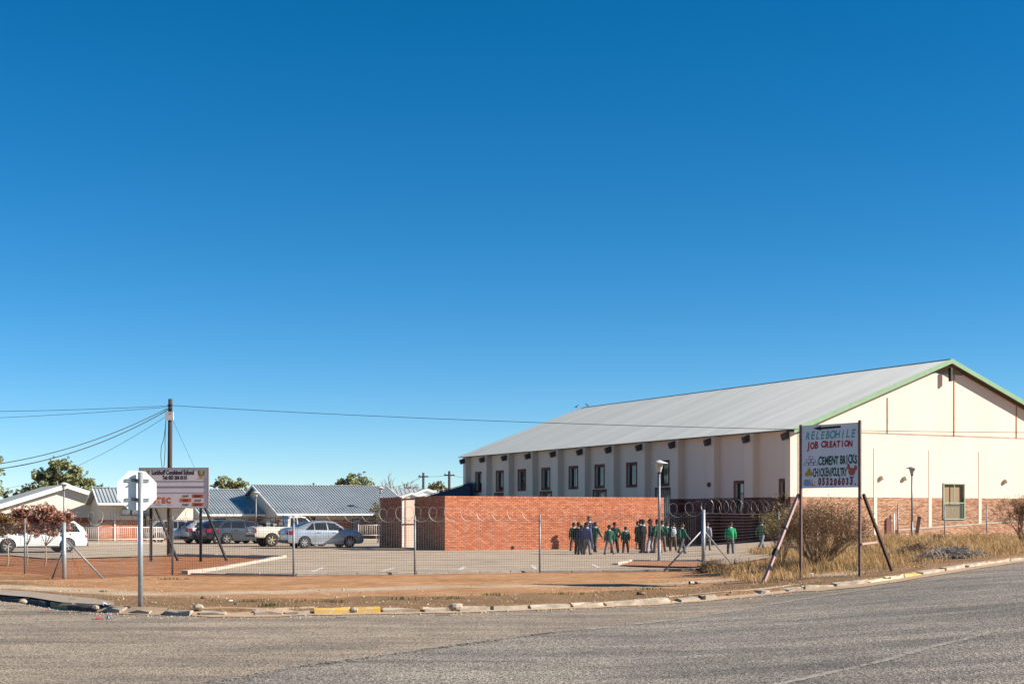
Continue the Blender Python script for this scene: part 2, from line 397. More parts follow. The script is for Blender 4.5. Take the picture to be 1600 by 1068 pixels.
# kerb: each stone its own piece, broken and tilted as they lie
kerb = empty('kerb', (0, 0, 0)); tag(kerb, kind='structure')
kb = {'k': M('kerb_black_paint', (.035,.033,.033), (.09,.08,.07), 6, .8, bump=.4), 'o': M('kerb_faded_olive', (.26,.19,.06), (.30,.25,.15), 5, .85, bump=.4),
      'y': M('kerb_yellow_paint', (.52,.29,.04), (.42,.32,.17), 5, .8, bump=.4, lo=.42, hi=.6), 'w': M('kerb_pale', (.46,.385,.295), (.30,.24,.18), 3, .85, bump=.5, lo=.4, hi=.6),
      'g': M('kerb_grey', (.36,.30,.24), (.28,.23,.18), 5, .9, bump=.5), 'p': M('kerb_faded_yellow', (.62,.50,.28), (.56,.48,.36), 4, .85, bump=.4)}
stones = [(-75,-42,'k'),(-40,9,'k'),(11,52,'k'),(54,77,'k'),(79,110,'o'),(108,152,'k'),(166,190,'g'),(201,234,'g'),(259,297,'g'),(312,352,'g'),(398,440,'g'),(446,484,'g'),
          (491,546,'y'),(552,594,'y'),(600,655,'w'),(663,700,'w'),(716,764,'w'),(770,824,'g'),(828,888,'w'),(894,940,'w'),(946,1048,'w'),(1062,1090,'g'),(1100,1118,'g'),
          (1188,1200,'g'),(1230,1252,'w'),(1256,1302,'w'),(1304,1354,'w'),(1357,1388,'p'),(1389,1411,'p'),(1413,1438,'y'),(1441,1474,'w'),(1477,1506,'w'),(1509,1540,'w'),(1543,1574,'w'),(1577,1610,'w'),(1613,1660,'w')]
kcx = [p[0] for p in kpx]; kcy = [p[1] for p in kpx]
def kpt(px):
    if px <= 0: return a0 + (at(0,930)-at(20,931.5)).normalized()*(-px/60.0)
    if px >= 1600: return a1 + dr*((px-1600)/30.0)
    return at(px, float(np.interp(px, kcx, kcy)))
for s0, s1, c in stones:
    p, q = kpt(s0), kpt(s1); d = q-p; ln = math.hypot(d.x, d.y)
    if ln < .05: continue
    mb = MB(); sunk = .05 if c == 'g' else .0
    h = .02 - sunk*rng.uniform(.4,1) - rng.uniform(0,.03) - (.035 if s0 > 1220 else .018 if c == 'w' else 0)
    n = max(2, int(ln/.3)); prof = []
    for i in range(n+1):
        t = i/n*ln; cr = .02
        if i in (0, n): cr = .045
        e = lambda a: rng.uniform(-a, a)
        prof.append([(t, -.05+e(cr), -.3), (t, -.045+e(cr), -.03+e(cr)), (t+e(cr), .03+e(cr), h+e(cr*.5)), (t+e(cr), .16+e(cr), h+e(cr*.5)), (t, .19, -.3)])
    mb.rings(prof)
    o = mb.build('kerb_stone', kb[c], kerb); fix_normals(o)
    o.location = (p.x, p.y, p.z); o.rotation_euler = (rng.uniform(-.06,.06), -math.atan2(d.z, ln)+rng.uniform(-.015,.015), math.atan2(d.y, d.x)+rng.uniform(-.02,.02))
# concrete slab footway behind the left kerb
sl = [[at(px, py0+(py1-py0)*t, .012) for px, py0, py1 in [(-60,931,921),(0,929,921),(48,933,924),(97,941,930),(150,944,935),(178,946,941)]] for t in (0,.5,1)]
sheet('footway_slab', [[(p.x,p.y,p.z+.012) for p in r_] for r_ in sl], M('brown_concrete', (.33,.265,.20), (.25,.195,.145), 4, .9, bump=.4, bscale=20))

# paved school yard
pave = bpy.data.materials.new('brick_paving'); pave.use_nodes = True
N, L = pave.node_tree.nodes, pave.node_tree.links
pb = N['Principled BSDF']; pb.inputs['Roughness'].default_value = .9; pb.inputs['Specular IOR Level'].default_value = .15
tc = N.new('ShaderNodeTexCoord')
bt = N.new('ShaderNodeTexBrick'); bt.inputs['Scale'].default_value = 1.0; bt.inputs['Brick Width'].default_value = .42; bt.inputs['Row Height'].default_value = .21; bt.inputs['Mortar Size'].default_value = .012
mp = N.new('ShaderNodeMapping'); mp.inputs['Rotation'].default_value = (0,0,-TH); L.new(tc.outputs['Object'], mp.inputs['Vector']); L.new(mp.outputs[0], bt.inputs['Vector'])
bt.inputs['Color1'].default_value = (.47,.375,.285,1); bt.inputs['Color2'].default_value = (.38,.295,.215,1); bt.inputs['Mortar'].default_value = (.2,.155,.115,1)
mm = N.new('ShaderNodeMix'); mm.data_type = 'RGBA'; mm.blend_type = 'MULTIPLY'; mm.inputs['Factor'].default_value = 1
L.new(bt.outputs['Color'], mm.inputs['A']); L.new(rmp(nz_(.35).outputs[0], (.3,(.82,.8,.78)), (.7,(1.12,1.1,1.08))), mm.inputs['B']); L.new(mm.outputs['Result'], pb.inputs['Base Color'])
def paveY(x):
    if x < -9.35: return float(np.interp(x, [-45,-22,-18.7,-16.5,-15,-9.4], [60,62.5,57.2,59.8,62.2,58.9]))
    return fenceY(x) + .45
cx_ = sorted(set(list(np.arange(-45, 32, .7)) + [-9.36, -9.34]))
def pave_top(x): return 118.0 if x < 14 else 80 + (x-14)*.5
sheet('school_yard_paving', [[(x, paveY(x)+(pave_top(x)-paveY(x))*t**1.4, gz(x, paveY(x)+(pave_top(x)-paveY(x))*t**1.4)+.045) for x in cx_] for t in np.linspace(0,1,40)], pave)
# concrete edging of the yard
ek = empty('yard_edging', (0,0,0)); tag(ek, kind='structure')
def edging(pts, w=.16, h=.10):
    for a, b in zip(pts, pts[1:]):
        n = max(1, round((b-a).length/1.0))
        for i in range(n):
            p, q = a.lerp(b, i/n), a.lerp(b, (i+1)/n); d = q-p
            mb = MB().bevbox(.006, (q-p).length-.006, -w/2, w/2, -.15, h+rng.uniform(-.015,.015), .02, .006, rng)
            o = mb.build('edging_stone', concrete, ek); o.location = (p.x, p.y, gz(p.x,p.y)); o.rotation_euler = (0, 0, math.atan2(d.y, d.x))
edging([Vector((-9.9,43.0,0)), Vector((-9.42,44.9,0)), Vector((-9.42,58.8,0)), Vector((-15,62.3,0))], .2, .13)
edging([Vector((-9.6,42.6,0)), Vector((-6.34,41.75,0)), Vector((-2.9,42.95,0)), Vector((.86,44.35,0)), Vector((5.8,45.1,0))], .16, .07)
isl = [at(962,884), at(985,878.5), at(1092,878.5)]
edging([isl[0], isl[1], isl[2], Vector((7.0,47.2,0))], .18, .13)
red_m = M('red_soil', (.33,.135,.06), (.43,.195,.095), 3, .95, bump=.5, bscale=15)
mb = MB(); q = [at(970,886), at(988,880), at(1090,880), Vector((6.6,46.6,0)), Vector((5.8,45.6,0))]
mb.add([(p.x,p.y,gz(p.x,p.y)+.09) for p in q], [(0,4,3,2,1)]); o = fix_normals(mb.build('soil_bed', red_m)); o['kind'] = 'structure'
# parking bay lines
pl = empty('parking_line_marking', (0,0,0)); tag(pl, kind='structure')
bayw = M('bay_paint', (.66,.60,.53), (.46,.40,.34), 6, .8)
for (x0,y0,x1,y1) in [(486,893,505,886),(596,892,617,886),(717,890,726,884.5),(838,888.5,831,882.5),(936,886,925,881)]:
    a, b = at(x0,y0,.05), at(x1,y1,.05); d = (b-a).normalized(); s = Vector((-d.y,d.x,0))*.06; s = Vector((.07,.02,0))
    MB().add([(p.x,p.y,gz(p.x,p.y)+.0495) for p in (a-s,a+s,b+s,b-s)], [(0,1,2,3)]).build('line', bayw, pl)
# ------------------------------------------------------------------ building helpers
def corr_roof(name, mat, parent, x0, x1, prof, pitch=.25, h=.035, thick=.012):
    """ribbed sheeting: ribs run along the y,z profile (eave -> ridge), repeated along x"""
    mb = MB(); (ya, za), (yb, zb) = prof
    n = Vector((0, -(zb-za), yb-ya)).normalized()
    if n.z < 0: n = -n
    xs_ = []; x = x0
    while x < x1 - 1e-6:
        for fx, fh in ((0,0),(.5,0),(.62,1),(.88,1)):
            if x+fx*pitch <= x1: xs_.append((x+fx*pitch, fh*h))
        x += pitch
    xs_.append((x1, 0))
    rows = []
    for (y, z) in prof: rows.append([(xx, y+n.y*hh, z+n.z*hh) for xx, hh in xs_])
    k = len(xs_)
    mb.add(rows[0]+rows[1], [(i,i+1,k+i+1,k+i) for i in range(k-1)])
    return mb.build(name, mat, parent)

def wall_holes(mb, a0, a1, z0, z1, holes, T, th=.22):
    """a wall in along/height space with rectangular openings; T(a, z, d) maps to the building, d = outward"""
    cuts = sorted(set([a0, a1] + [h for hh in holes for h in (hh[0], hh[1]) if a0 < h < a1]))
    for c0, c1 in zip(cuts, cuts[1:]):
        m = (c0+c1)/2; hs = sorted([(max(z0, h[2]), min(z1, h[3])) for h in holes if h[0] < m < h[1] and h[3] > z0 and h[2] < z1])
        z = z0; segs = []
        for lo, hi in hs:
            if lo > z: segs.append((z, lo))
            z = max(z, hi)
        if z < z1: segs.append((z, z1))
        for lo, hi in segs:
            vs_ = [T(a, zz, d) for d in (0, -th) for a, zz in ((c0,lo),(c1,lo),(c1,hi),(c0,hi))]
            mb.add(vs_, [(0,1,2,3),(7,6,5,4),(0,4,5,1),(1,5,6,2),(2,6,7,3),(3,7,4,0)])
    return mb

def lay_bricks(mb, a0, a1, z0, z1, T, holes=(), bl=.222, bh=.073, j=.012, proud=.012, r=None):
    r = r or random.Random(3)
    row = 0; z = z0
    while z < z1 - .02:
        zt = min(z+bh, z1); off = 0 if row % 2 == 0 else -(bl+j)/2
        a = a0 + off
        while a < a1 - .01:
            s, e = max(a, a0), min(a+bl, a1)
            a += bl + j
            if e - s < .03: continue
            mid = (s+e)/2; mz = (z+zt)/2
            if any(h[0] < mid < h[1] and h[2] < mz < h[3] for h in holes): continue
            p = proud + r.uniform(-.004, .005); q = .004
            o = [T(s,z,.0), T(e,z,.0), T(e,zt,.0), T(s,zt,.0), T(s+q,z+q,p), T(e-q,z+q,p+r.uniform(-.002,.002)), T(e-q,zt-q,p), T(s+q,zt-q,p+r.uniform(-.002,.002))]
            mb.add(o, [(4,5,6,7),(0,1,5,4),(1,2,6,5),(2,3,7,6),(3,0,4,7)])
        z += bh + j; row += 1
    return mb

def fill_quad(T, a0, a1, z0, z1, d0, d1):
    vs_ = [T(a, zz, d) for d in (d1, d0) for a, zz in ((a0,z0),(a1,z0),(a1,z1),(a0,z1))]
    return vs_, [(0,1,2,3),(7,6,5,4),(0,4,5,1),(1,5,6,2),(2,6,7,3),(3,7,4,0)]
def tb(mb, T, a0, a1, z0, z1, d0, d1): mb.add(*fill_quad(T, a0, a1, z0, z1, d0, d1)); return mb

def window(parent, T, a0, a1, z0, z1, sur=.1, bars=0, pane=glass_s, mull=True, sur_mat=None, recess=.16):
    """brick surround with frame, pane and sill set back in the opening"""
    f = MB(); fw = .05
    for r_ in ((a0,a1,z0,z0+fw),(a0,a1,z1-fw,z1),(a0,a0+fw,z0+fw,z1-fw),(a1-fw,a1,z0+fw,z1-fw)): tb(f, T, *r_, -recess-.05, -recess)
    if mull: tb(f, T, (a0+a1)/2-.02, (a0+a1)/2+.02, z0+fw, z1-fw, -recess-.045, -recess-.005)
    w = f.build('window', beam_b, parent)
    tb(MB(), T, a0+.01, a1-.01, z0+.01, z1-.01, -recess-.03, -recess-.02).build('pane', pane, w)
    if sur:
        s = MB()
        for r_ in ((a0-sur,a1+sur,z1,z1+sur),(a0-sur,a1+sur,z0-sur,z0),(a0-sur,a0,z0,z1),(a1,a1+sur,z0,z1)):
            n = max(1, round(max(r_[1]-r_[0], r_[3]-r_[2])/.085))
            for i in range(n):
                t0, t1 = i/n, (i+1)/n
                if r_[1]-r_[0] > r_[3]-r_[2]: q = (r_[0]+(r_[1]-r_[0])*t0+.004, r_[0]+(r_[1]-r_[0])*t1-.004, r_[2], r_[3])
                else: q = (r_[0], r_[1], r_[2]+(r_[3]-r_[2])*t0+.004, r_[2]+(r_[3]-r_[2])*t1-.004)
                tb(s, T, *q, -.02, .025)
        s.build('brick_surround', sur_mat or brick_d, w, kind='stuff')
    if bars:
        b = MB()
        for i in range(bars): tb(b, T, a0+(a1-a0)*(i+.5)/bars-.012, a0+(a1-a0)*(i+.5)/bars+.012, z0, z1, -recess+.03, -recess+.055)
        b.build('burglar_bars', whited, w, kind='stuff')
    return w

# ------------------------------------------------------------------ the hall
HC = Vector((15.62, 78.0, 0)); HW, HL, ZE, ZR, OS, OG = 22.1, 40.9, 6.48, 10.86, .57, .44
ct, st = math.cos(TH), math.sin(TH)
def hv(px): k = (px-CX)/F; return (HC.x - k*HC.y)/(k*ct + st)
def hu(px): k = (px-CX)/F; return (k*HC.y - HC.x)/(ct - k*st)
def zl(px, py): return PZ(py, HC.y + hv(px)*ct)
def zg(px, py): return PZ(py, HC.y + hu(px)*st)
hall = empty('school_hall', HC, TH, 'long cream plastered hall with brick base, grey ribbed roof and green bargeboards', 'hall')
SL = (ZR-ZE)/(HW/2+OS)
def zroof(u): return ZE + (min(u, HW-u)+OS)*SL
TL = lambda a, z, d: (-d, a, z)            # long wall: along = v, outward = -u
TG = lambda a, z, d: (a, -d, z)            # gable: along = u, outward = -v
BZ = 2.82
bay = HL/11
up = []
for px in (748.5, 781, 815.5, 853, 896, 937, 987, 1037): up.append((hv(px)-.5, hv(px)+.5, 3.78, 5.12))
low = []
for px in (781, 853, 937, 1036): low.append((hv(px)-.75, hv(px)+.75, 1.3, 3.42))
mid_w = [(hv(1170)+.12, hv(1147)-.12, 2.1, zl(1158,754)), (hv(1240)+.15, hv(1218)-.1, 2.1, zl(1228,751))]
holes = up + low + mid_w
mb = wall_holes(MB(), 0, HL, BZ, ZE+OS*SL-.12, holes, TL)
lw = mb.build('side_wall', plaster, hall)
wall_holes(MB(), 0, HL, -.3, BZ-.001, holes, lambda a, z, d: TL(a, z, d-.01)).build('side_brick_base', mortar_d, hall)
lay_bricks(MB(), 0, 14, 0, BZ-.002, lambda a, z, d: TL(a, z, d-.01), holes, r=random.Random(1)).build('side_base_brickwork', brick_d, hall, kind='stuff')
for h in up: window(hall, TL, *h, sur=.15)
for h in low: window(hall, TL, *h, bars=7, mull=False, sur=.15)
for h in mid_w: window(hall, TL, *h, sur=.14)
for i in range(12):
    v = i*bay
    a0_, a1_ = (v-.40, v+.40) if 0 < i < 11 else ((0.0, .45) if i == 0 else (HL-.45, HL))
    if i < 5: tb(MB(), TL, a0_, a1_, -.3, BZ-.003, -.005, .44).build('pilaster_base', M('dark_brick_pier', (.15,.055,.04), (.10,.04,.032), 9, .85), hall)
    tb(MB(), TL, a0_, a1_, BZ if i < 5 else -.3, zroof(-.45)-.07, .0, .45).build('pilaster', plaster, hall)
    c = (a0_+a1_)/2
    b = MB(); b.bar((.4, c, zroof(.4)-.33), (-.82, c, zroof(-.82)-.33), .24, .36); fix_normals(b.build('beam_end', beam_b, hall))
for px in (728.5, 828.4, 953.7, 1118):
    v = hv(px); zz = 3.62
    l = MB(); l.lathe([(.0,0),(.14,0),(.15,.05),(.12,.10),(.05,.13),(0,.13)], 14, 'X'); o = l.build('wall_light', beam_b, hall, True)
    o.rotation_euler = (0,0,R(180)); o.location = (-.004 if abs(v % bay - bay/2) < bay/2-.45 else -.454, v, zz)
# gable wall
g0, g1 = hu(1473), hu(1507.5)
gate = (g0+.04, g1-.04, zg(1490,811), zg(1490,755))
gm_ = MB()
wall_holes(gm_, 0, HW, BZ, 6.5, [gate], TG)
top = [(0,6.5),(0,zroof(0)-.30)]
uf = (10.04 - (ZE+OS*SL-.30))/SL
top += [(uf,10.04),(HW-uf,10.04),(HW,zroof(0)-.30),(HW,6.5)]
gm_.poly(top[::-1], 0, .22); fix_normals(gm_.build('gable_wall', plaster, hall))
wall_holes(MB(), 0.02, HW, -.3, BZ-.001, [gate], lambda a, z, d: TG(a, z, d-.01)).build('gable_brick_base', mortar, hall)
gp = [(hu(px)-.12, hu(px)+.12) for px in (1367.5, 1453, 1531)]
lay_bricks(MB(), .02, HW, .3, BZ-.002, lambda a, z, d: TG(a, z, d-.01), [gate]+[(a,b,-1,9) for a,b in gp], r=random.Random(2)).build('gable_base_brickwork', brick_p, hall, kind='stuff')
for a, b in gp: tb(MB(), TG, a, b, .2, zg(1453,703), .0, .022).build('pilaster', plaster, hall)
rw = M('rust_streaked_column', (.38,.20,.10), (.28,.15,.085), 3, .7)
for px, y0, y1 in ((1386.5,621,677),(1490.5,584,681),(1588,633,684)):
    u = hu(px); tb(MB(), TG, u-.035, u+.035, zg(px,y1), min(zg(px,y0), zroof(u)-.2), .0, .03).build('steel_column', rw, hall)
for px, py in ((1376.6,746.3),(1413,747),(1570,751.5)):
    u = hu(px); l = MB(); l.lathe([(0,0),(.13,0),(.14,.05),(.12,.16),(.06,.20),(0,.20)], 14, 'Y')
    o = l.build('bulkhead_light', M('lamp_glass_cream', (.62,.55,.42), (.5,.44,.33), 5, .4), hall, True); o.rotation_euler = (0,0,R(180)); o.location = (u, -.004, zg(px,py))
# barred green door in the gable
dm = M('faded_green_paint', (.22,.34,.26), (.34,.36,.28), 6, .7)
d0, d1, dz0, dz1 = gate
door = tb(MB(), TG, d0+.02, d1-.02, dz0, dz1-.02, -.16, -.12).build('gable_door', M('ochre_board', (.30,.20,.11), (.21,.145,.085), 3, .8, stretch=(8,8,.5)), hall)
fr = MB()
for q in ((d0-.03,d1+.03,dz1-.05,dz1+.02),(d0-.03,d1+.03,dz0-.02,dz0+.05),(d0-.03,d0+.04,dz0,dz1),(d1-.04,d1+.03,dz0,dz1),(d0,d1,dz0+.95,dz0+1.0),((d0+d1)/2-.02,(d0+d1)/2+.02,dz0+.95,dz1)):
    tb(fr, TG, *q, .01, .05)
for i in range(14): a = d0 + (d1-d0)*(i+.5)/14; tb(fr, TG, a-.008, a+.008, dz0+.05, dz0+.97, .02, .035)
fr.build('security_gate', dm, door)
# roof
rf = corr_roof('roof_sheet', roof_m, hall, -OG, HL+.7, ((0,0),(1,1)), .2, .03)
def roof_plane(o, x_of, flip):
    pass
bpy.data.objects.remove(rf)
def hall_slope(name, left):
    mb = MB(); pitch = .20; y = -OG; pts = []
    while y < HL+.7:
        for f_, h_ in ((0,0),(.5,0),(.62,1),(.88,1)): pts.append((y+f_*pitch, h_*.045))
        y += pitch
    nrm = Vector((-SL if left else SL, 0, 1)).normalized()
    e = (-OS, ZE) if left else (HW+OS, ZE); r_ = (HW/2, ZR)
    rows = [[(x+nrm.x*h, yy, z+nrm.z*h) for yy, h in pts] for x, z in (e, r_)]
    n = len(pts); mb.add(rows[0]+rows[1], [(i, n+i, n+i+1, i+1) for i in range(n-1)])
    low_ = [[(x, yy, z-.05) for yy in (-OG+.03, HL+.68)] for x, z in (e, r_)]
    mb.add(low_[0]+low_[1], [(0,1,3,2)])
    return mb.build(name, roof_m, hall)
hall_slope('roof', True); hall_slope('roof', False)
rc = MB(); rc.bar((HW/2, -OG, ZR+.04), (HW/2, HL+.7, ZR+.04), .16, .01); rc.build('ridge_cap', roof_m, hall)
for left in (True, False):
    b = MB(); xe = -OS if left else HW+OS
    p = [(xe, ZE-.22), (HW/2, ZR-.22), (HW/2, ZR+.05), (xe, ZE+.05)]
    b.poly(p, -OG-.06, -OG-.01); fix_normals(b.build('bargeboard', green_b, hall))
    s = MB(); q = [(xe, ZE-.12), (HW/2, ZR-.12), (HW/2, ZR-.08), (xe, ZE-.08)]
    s.poly(q, -OG+.01, .2); fix_normals(s.build('soffit', beam_b, hall))
for y in (-.55, .05):
    k = MB()
    for xx in (2.2, 5.2, 8.2, HW-8.2, HW-5.2, HW-2.2): pass
tb(MB(), TG, HW/2-.06, HW/2+.06, 9.6, 10.4, .25, .45).build('apex_bracket', black_m, hall)
tb(MB(), TG, HW/2-1.4, HW/2+1.4, 10.03, 10.16, -.12, -.05).build('apex_beam', galv_d, hall)

# low brick ramp wall in front of the gable
rp0, rp1 = Vector((17.2,74.8,0)), None
rampw = empty('brick_ramp_wall', HC - V*1.6, TH, 'low pale brick ramp wall with sloping top along the gable of the hall', 'wall')
ua, ub = hu(1372), HW
def rtop(u): return .95 + (1.52-.95)*min(1, max(0, (u-ua)/(hu(1590)-ua)))
mbk = MB(); mbk.poly([(ua,.2),(ub,.2),(ub,rtop(ub)),(hu(1590),rtop(hu(1590))),(ua,rtop(ua))], .0, .22); fix_normals(mbk.build('core', mortar, rampw))
lb = MB(); r_ = random.Random(5); z = .3; row = 0
while z < 1.5:
    a = ua - (.117 if row % 2 else 0)
    while a < ub:
        s, e = max(a, ua), min(a+.222, ub)
        if e-s > .04 and z+.073 <= rtop(s): lay_bricks(lb, s, e, z, z+.073, TG, r=r_, bl=.3)
        a += .234
    z += .085; row += 1
lb.build('brickwork', brick_p, rampw, kind='stuff')
cp = MB(); cp.bar((ua, .11, rtop(ua)+.03), (hu(1590), .11, rtop(hu(1590))+.03), .28, .06); cp.bar((hu(1590)+.005, .11, rtop(ub)+.03), (ub, .11, rtop(ub)+.03), .28, .06); cp.build('coping', concrete, rampw)

# ------------------------------------------------------------------ brick enclosure in the yard
EC = Vector((-3.34, 70.7, 0)); EH = 2.76
encl = empty('brick_enclosure', EC, TH, 'tall orange face brick screen wall enclosure standing in the paved yard', 'wall')
EL, ES = 13.06, 8.43
def bwall(T, L_, holes=(), seed=1, A0=0.0, mo=mortar):
    wall_holes(MB(), A0+.02, L_-.004, -.1, EH-.115, holes, lambda a, z, d: T(a, z, d-.012)).build('wall', mo, encl)
    lay_bricks(MB(), A0, L_, .05, EH-.116, lambda a, z, d: T(a, z, d-.012), holes, r=random.Random(seed)).build('brickwork', brick_m, encl, kind='stuff')
    n = int((L_-A0)/.085); s = MB(); stp_ = (L_-A0)/n
    for i in range(n):
        a = A0+stp_*i
        if any(h[0] < a+.03 < h[1] and h[3] > EH-.05 for h in holes): continue
        vs_ = [T(x, z, d) for d in (.012, -.24) for x, z in ((a+.005,EH-.112),(a+stp_-.005,EH-.112),(a+stp_-.005,EH),(a+.005,EH))]
        s.add(vs_, [(0,1,2,3),(7,6,5,4),(0,4,5,1),(1,5,6,2),(2,6,7,3),(3,7,4,0)])
    s.build('soldier_course', brick_m, encl, kind='stuff')
bwall(TG, EL, seed=11)
def ev(px): k = (px-CX)/F; return (EC.x - k*EC.y)/(k*ct + st)
gate_h = (ev(650.5), ev(628.5), -.2, EH+.2)
bwall(lambda a, z, d: (-d, a, z), gate_h[0], seed=12, mo=mortar_d)
bwall(lambda a, z, d: (-d, a, z), ES, seed=13, A0=gate_h[1], mo=mortar_d)
# far walls close the box
wall_holes(MB(), .0, EL, -.1, EH-.02, [], lambda a, z, d: (a, ES+.003+d, z)).build('wall', M('pale_pink_plaster', (.60,.44,.36), (.53,.38,.31), 2, .85), encl)
wall_holes(MB(), .24, ES-.24, -.1, EH, [], lambda a, z, d: (EL+d, a, z)).build('wall', brick_m, encl)
# steel gate frame in the gap
lf = empty('enclosure_gate', EC + V*gate_h[0], TH, 'open steel gate frame in the gap of the brick enclosure', 'gate')
wd = gate_h[1]-gate_h[0]; fp = M('gate_white', (.7,.68,.64), None, 4, .5); bg_ = M('blue_grey_steel', (.25,.29,.33), None, 4, .5); ro_ = M('rust_orange', (.4,.16,.07), None, 4, .7)
MB().box(-.05,.05,.004,.10,-.1,2.76).build('gate_post', bg_, lf)
MB().box(-.05,.05,wd-.12,wd-.004,-.1,2.76).build('gate_post', fp, lf)
MB().box(-.04,.04,.105,wd-.125,2.60,2.70).build('lintel', ro_, lf); MB().box(-.03,.03,.105,wd-.125,1.28,1.36).build('mid_rail', ro_, lf); MB().box(-.06,.06,.105,wd-.125,-.05,.12).build('threshold', concrete, lf)
for q in (.4, 1.3, 2.3): MB().path([(-.07,.05,q),(-.07,.05,q+.12)], .025, 8).build('hinge', galv_d, lf)
hole = MB(); hole.lathe([(0,0),(.09,0),(.09,.02),(0,.02)], 12, 'Y'); o = hole.build('drain_hole', dark, encl); o.location = ((PX(801,72.6)-EC.x)/ct, -.03, .16)

# ------------------------------------------------------------------ school blocks on the left
def block(name, label, Lx, prof, loc, inset=1.3, brick_h=1.5, wall=plaster2, wins=(), roof=roof_s, fascia=whitep, pitch=.235, gable_brick=True, back=6):
    e = empty(name, loc, TH, label, 'building')
    (ya, za), (yr, zr_), (yb, zb) = prof
    corr_roof('roof', roof, e, -.35, Lx+.35, ((ya,za),(yr,zr_)), pitch, .06)
    corr_roof('roof', roof, e, -.35, Lx+.35, ((yb,zb),(yr,zr_)), pitch, .03)
    MB().box(-.35, Lx+.35, yr-.15, yr+.15, zr_+.03, zr_+.07).build('ridge_cap', roof, e)
    MB().box(-.35, Lx+.35, ya-.03, ya-.002, za-.13, za+.01).build('fascia', fascia, e)
    for xx in (-.40, Lx+.352):
        b = MB(); b.add([(xx+dx, y, z) for dx in (0,.045) for y, z in ((ya,za-.09),(yr,zr_-.09),(yb,zb-.09),(yb,zb+.04),(yr,zr_+.05),(ya,za+.04))],
                        [(0,1,4,5),(1,2,3,4),(11,10,7,6),(10,9,8,7),(0,6,7,1),(1,7,8,2),(3,9,10,4),(4,10,11,5),(0,5,11,6),(2,8,9,3)])
        fix_normals(b.build('bargeboard', fascia, e))
    yw = ya+inset; zw = za + (zr_-za)*inset/(yr-ya)
    TF = lambda a, z, d: (a, yw-d, z)
    hs = [w_[:4] for w_ in wins]
    wall_holes(MB(), 0, Lx, brick_h, zw-.08, hs, TF, .2).build('front_wall', wall, e)
    wall_holes(MB(), 0, Lx, -.3, brick_h-.002, hs, lambda a, z, d: TF(a,z,d+.012), .2).build('brick_base', mortar, e)
    lay_bricks(MB(), 0, Lx, .0, brick_h-.004, lambda a, z, d: TF(a,z,d+.012), hs, r=random.Random(len(name)+int(Lx*10))).build('brickwork', brick_m, e, kind='stuff')
    for w_ in wins: window(e, TF, *w_[:4], sur=0, pane=w_[4], recess=.08)
    for xx, s_ in ((0.0, 1), (Lx, -1)):
        g = MB(); y1 = yb-.3; z1 = zb + (zr_-zb)*(.3)/(yb-yr)
        pts = [(yw+.002,-.3),(y1,-.3),(y1,z1-.08),(yr,zr_-.08),(yw+.002,zw-.08)]
        g.add([(xx+s_*dx, y, z) for dx in (0.003,.2) for y, z in pts], [(0,1,2,3,4),(9,8,7,6,5)]+[(i,i+5,(i+1)%5+5,(i+1)%5) for i in range(5)])
        fix_normals(g.build('gable_wall', wall, e))
    MB().box(0, Lx, yb-.52, yb-.3, -.3, zb-.05).build('rear_wall', wall, e)
    return e

door_g = M('blue_white_glass', (.32,.45,.47), (.42,.52,.53), 3, .3)
# block with the long ribbed roof behind the silver sedan
d0_ = 108.0; s_ = .057*d0_
b3 = block('classroom_block', 'classroom block with the widest grey ribbed roof, behind the silver sedan', 10.9,
           ((0,PZ(802,d0_)),(s_,PZ(757.5,d0_+s_*.884)),(s_*2,PZ(802,d0_))), (PX(440,d0_),d0_,0), 1.2, 1.5,
           wins=((6.2,7.0,.2,1.55,door_g),(2.0,3.2,.8,1.7,glass_s)))
d2_ = 109.0; s2 = .055*d2_
b2 = block('classroom_block', 'lower ribbed roof classroom block beside the school sign, half shaded by its neighbour', 4.45,
           ((0,PZ(803,d2_)),(s2,PZ(764,d2_+s2*.884)),(s2*2,PZ(803,d2_))), (PX(320,d2_),d2_,0), 1.0, 1.5, wins=((1.0,2.0,.7,1.6,glass_s),))
d1_ = 97.0
zr1 = PZ(762, 98.6)
b1 = block('office_block', 'small cream office with steep ribbed roof behind the back of the octagonal sign', 6.6,
           ((0,PZ(785.5,d1_)),(1.75,zr1),(5.3,PZ(799,d1_+4.7))), (PX(161,d1_),d1_,0), 1.4, PZ(812,97.5), wins=((2.7,3.3,0,1.9,dark),))
# shelf with air conditioning units on the office wall
TF1 = lambda a, z, d: (a, 1.4-d, z)
ac = MB(); tb(ac, TF1, 1.5, 3.6, 1.78, 1.84, .02, .5); ac.build('shelf', galv_d, b1)
for a in (1.55, 2.2): tb(MB(), TF1, a, a+.5, 1.85, 2.2, .06, .42).build('condenser_unit', whitep, b1)
tb(MB(), TF1, 1.05, 1.12, -.1, 2.45, .03, .10).build('downpipe', whitep, b1)
# cream gable building at the far left
dA = 100.0; zA = PZ(756.7, dA)
cg = empty('gable_house', (PX(103,dA), dA, 0), TH, 'cream building with a wide white edged gable at the far left behind the car', 'building')
hw_, pt = 6.5, .325
for sgn in (-1, 1):
    mbr = MB(); pts = []; y = -.4
    while y < 9:
        for f_, h_ in ((0,0),(.5,0),(.62,1),(.88,1)): pts.append((y+f_*.2, h_*.03))
        y += .2
    rows = [[(xx, yy, z+h) for yy, h in pts] for xx, z in ((sgn*hw_, zA-hw_*pt), (0, zA))]
    n = len(pts); mbr.add(rows[0]+rows[1], [(i,n+i,n+i+1,i+1) for i in range(n-1)]); mbr.build('roof', roof_m, cg)
    b = MB(); b.poly([(0,zA-.26),(sgn*hw_,zA-hw_*pt-.26),(sgn*hw_,zA-hw_*pt+.05),(0,zA+.05)], -.46, -.41); fix_normals(b.build('bargeboard', whitep, cg))
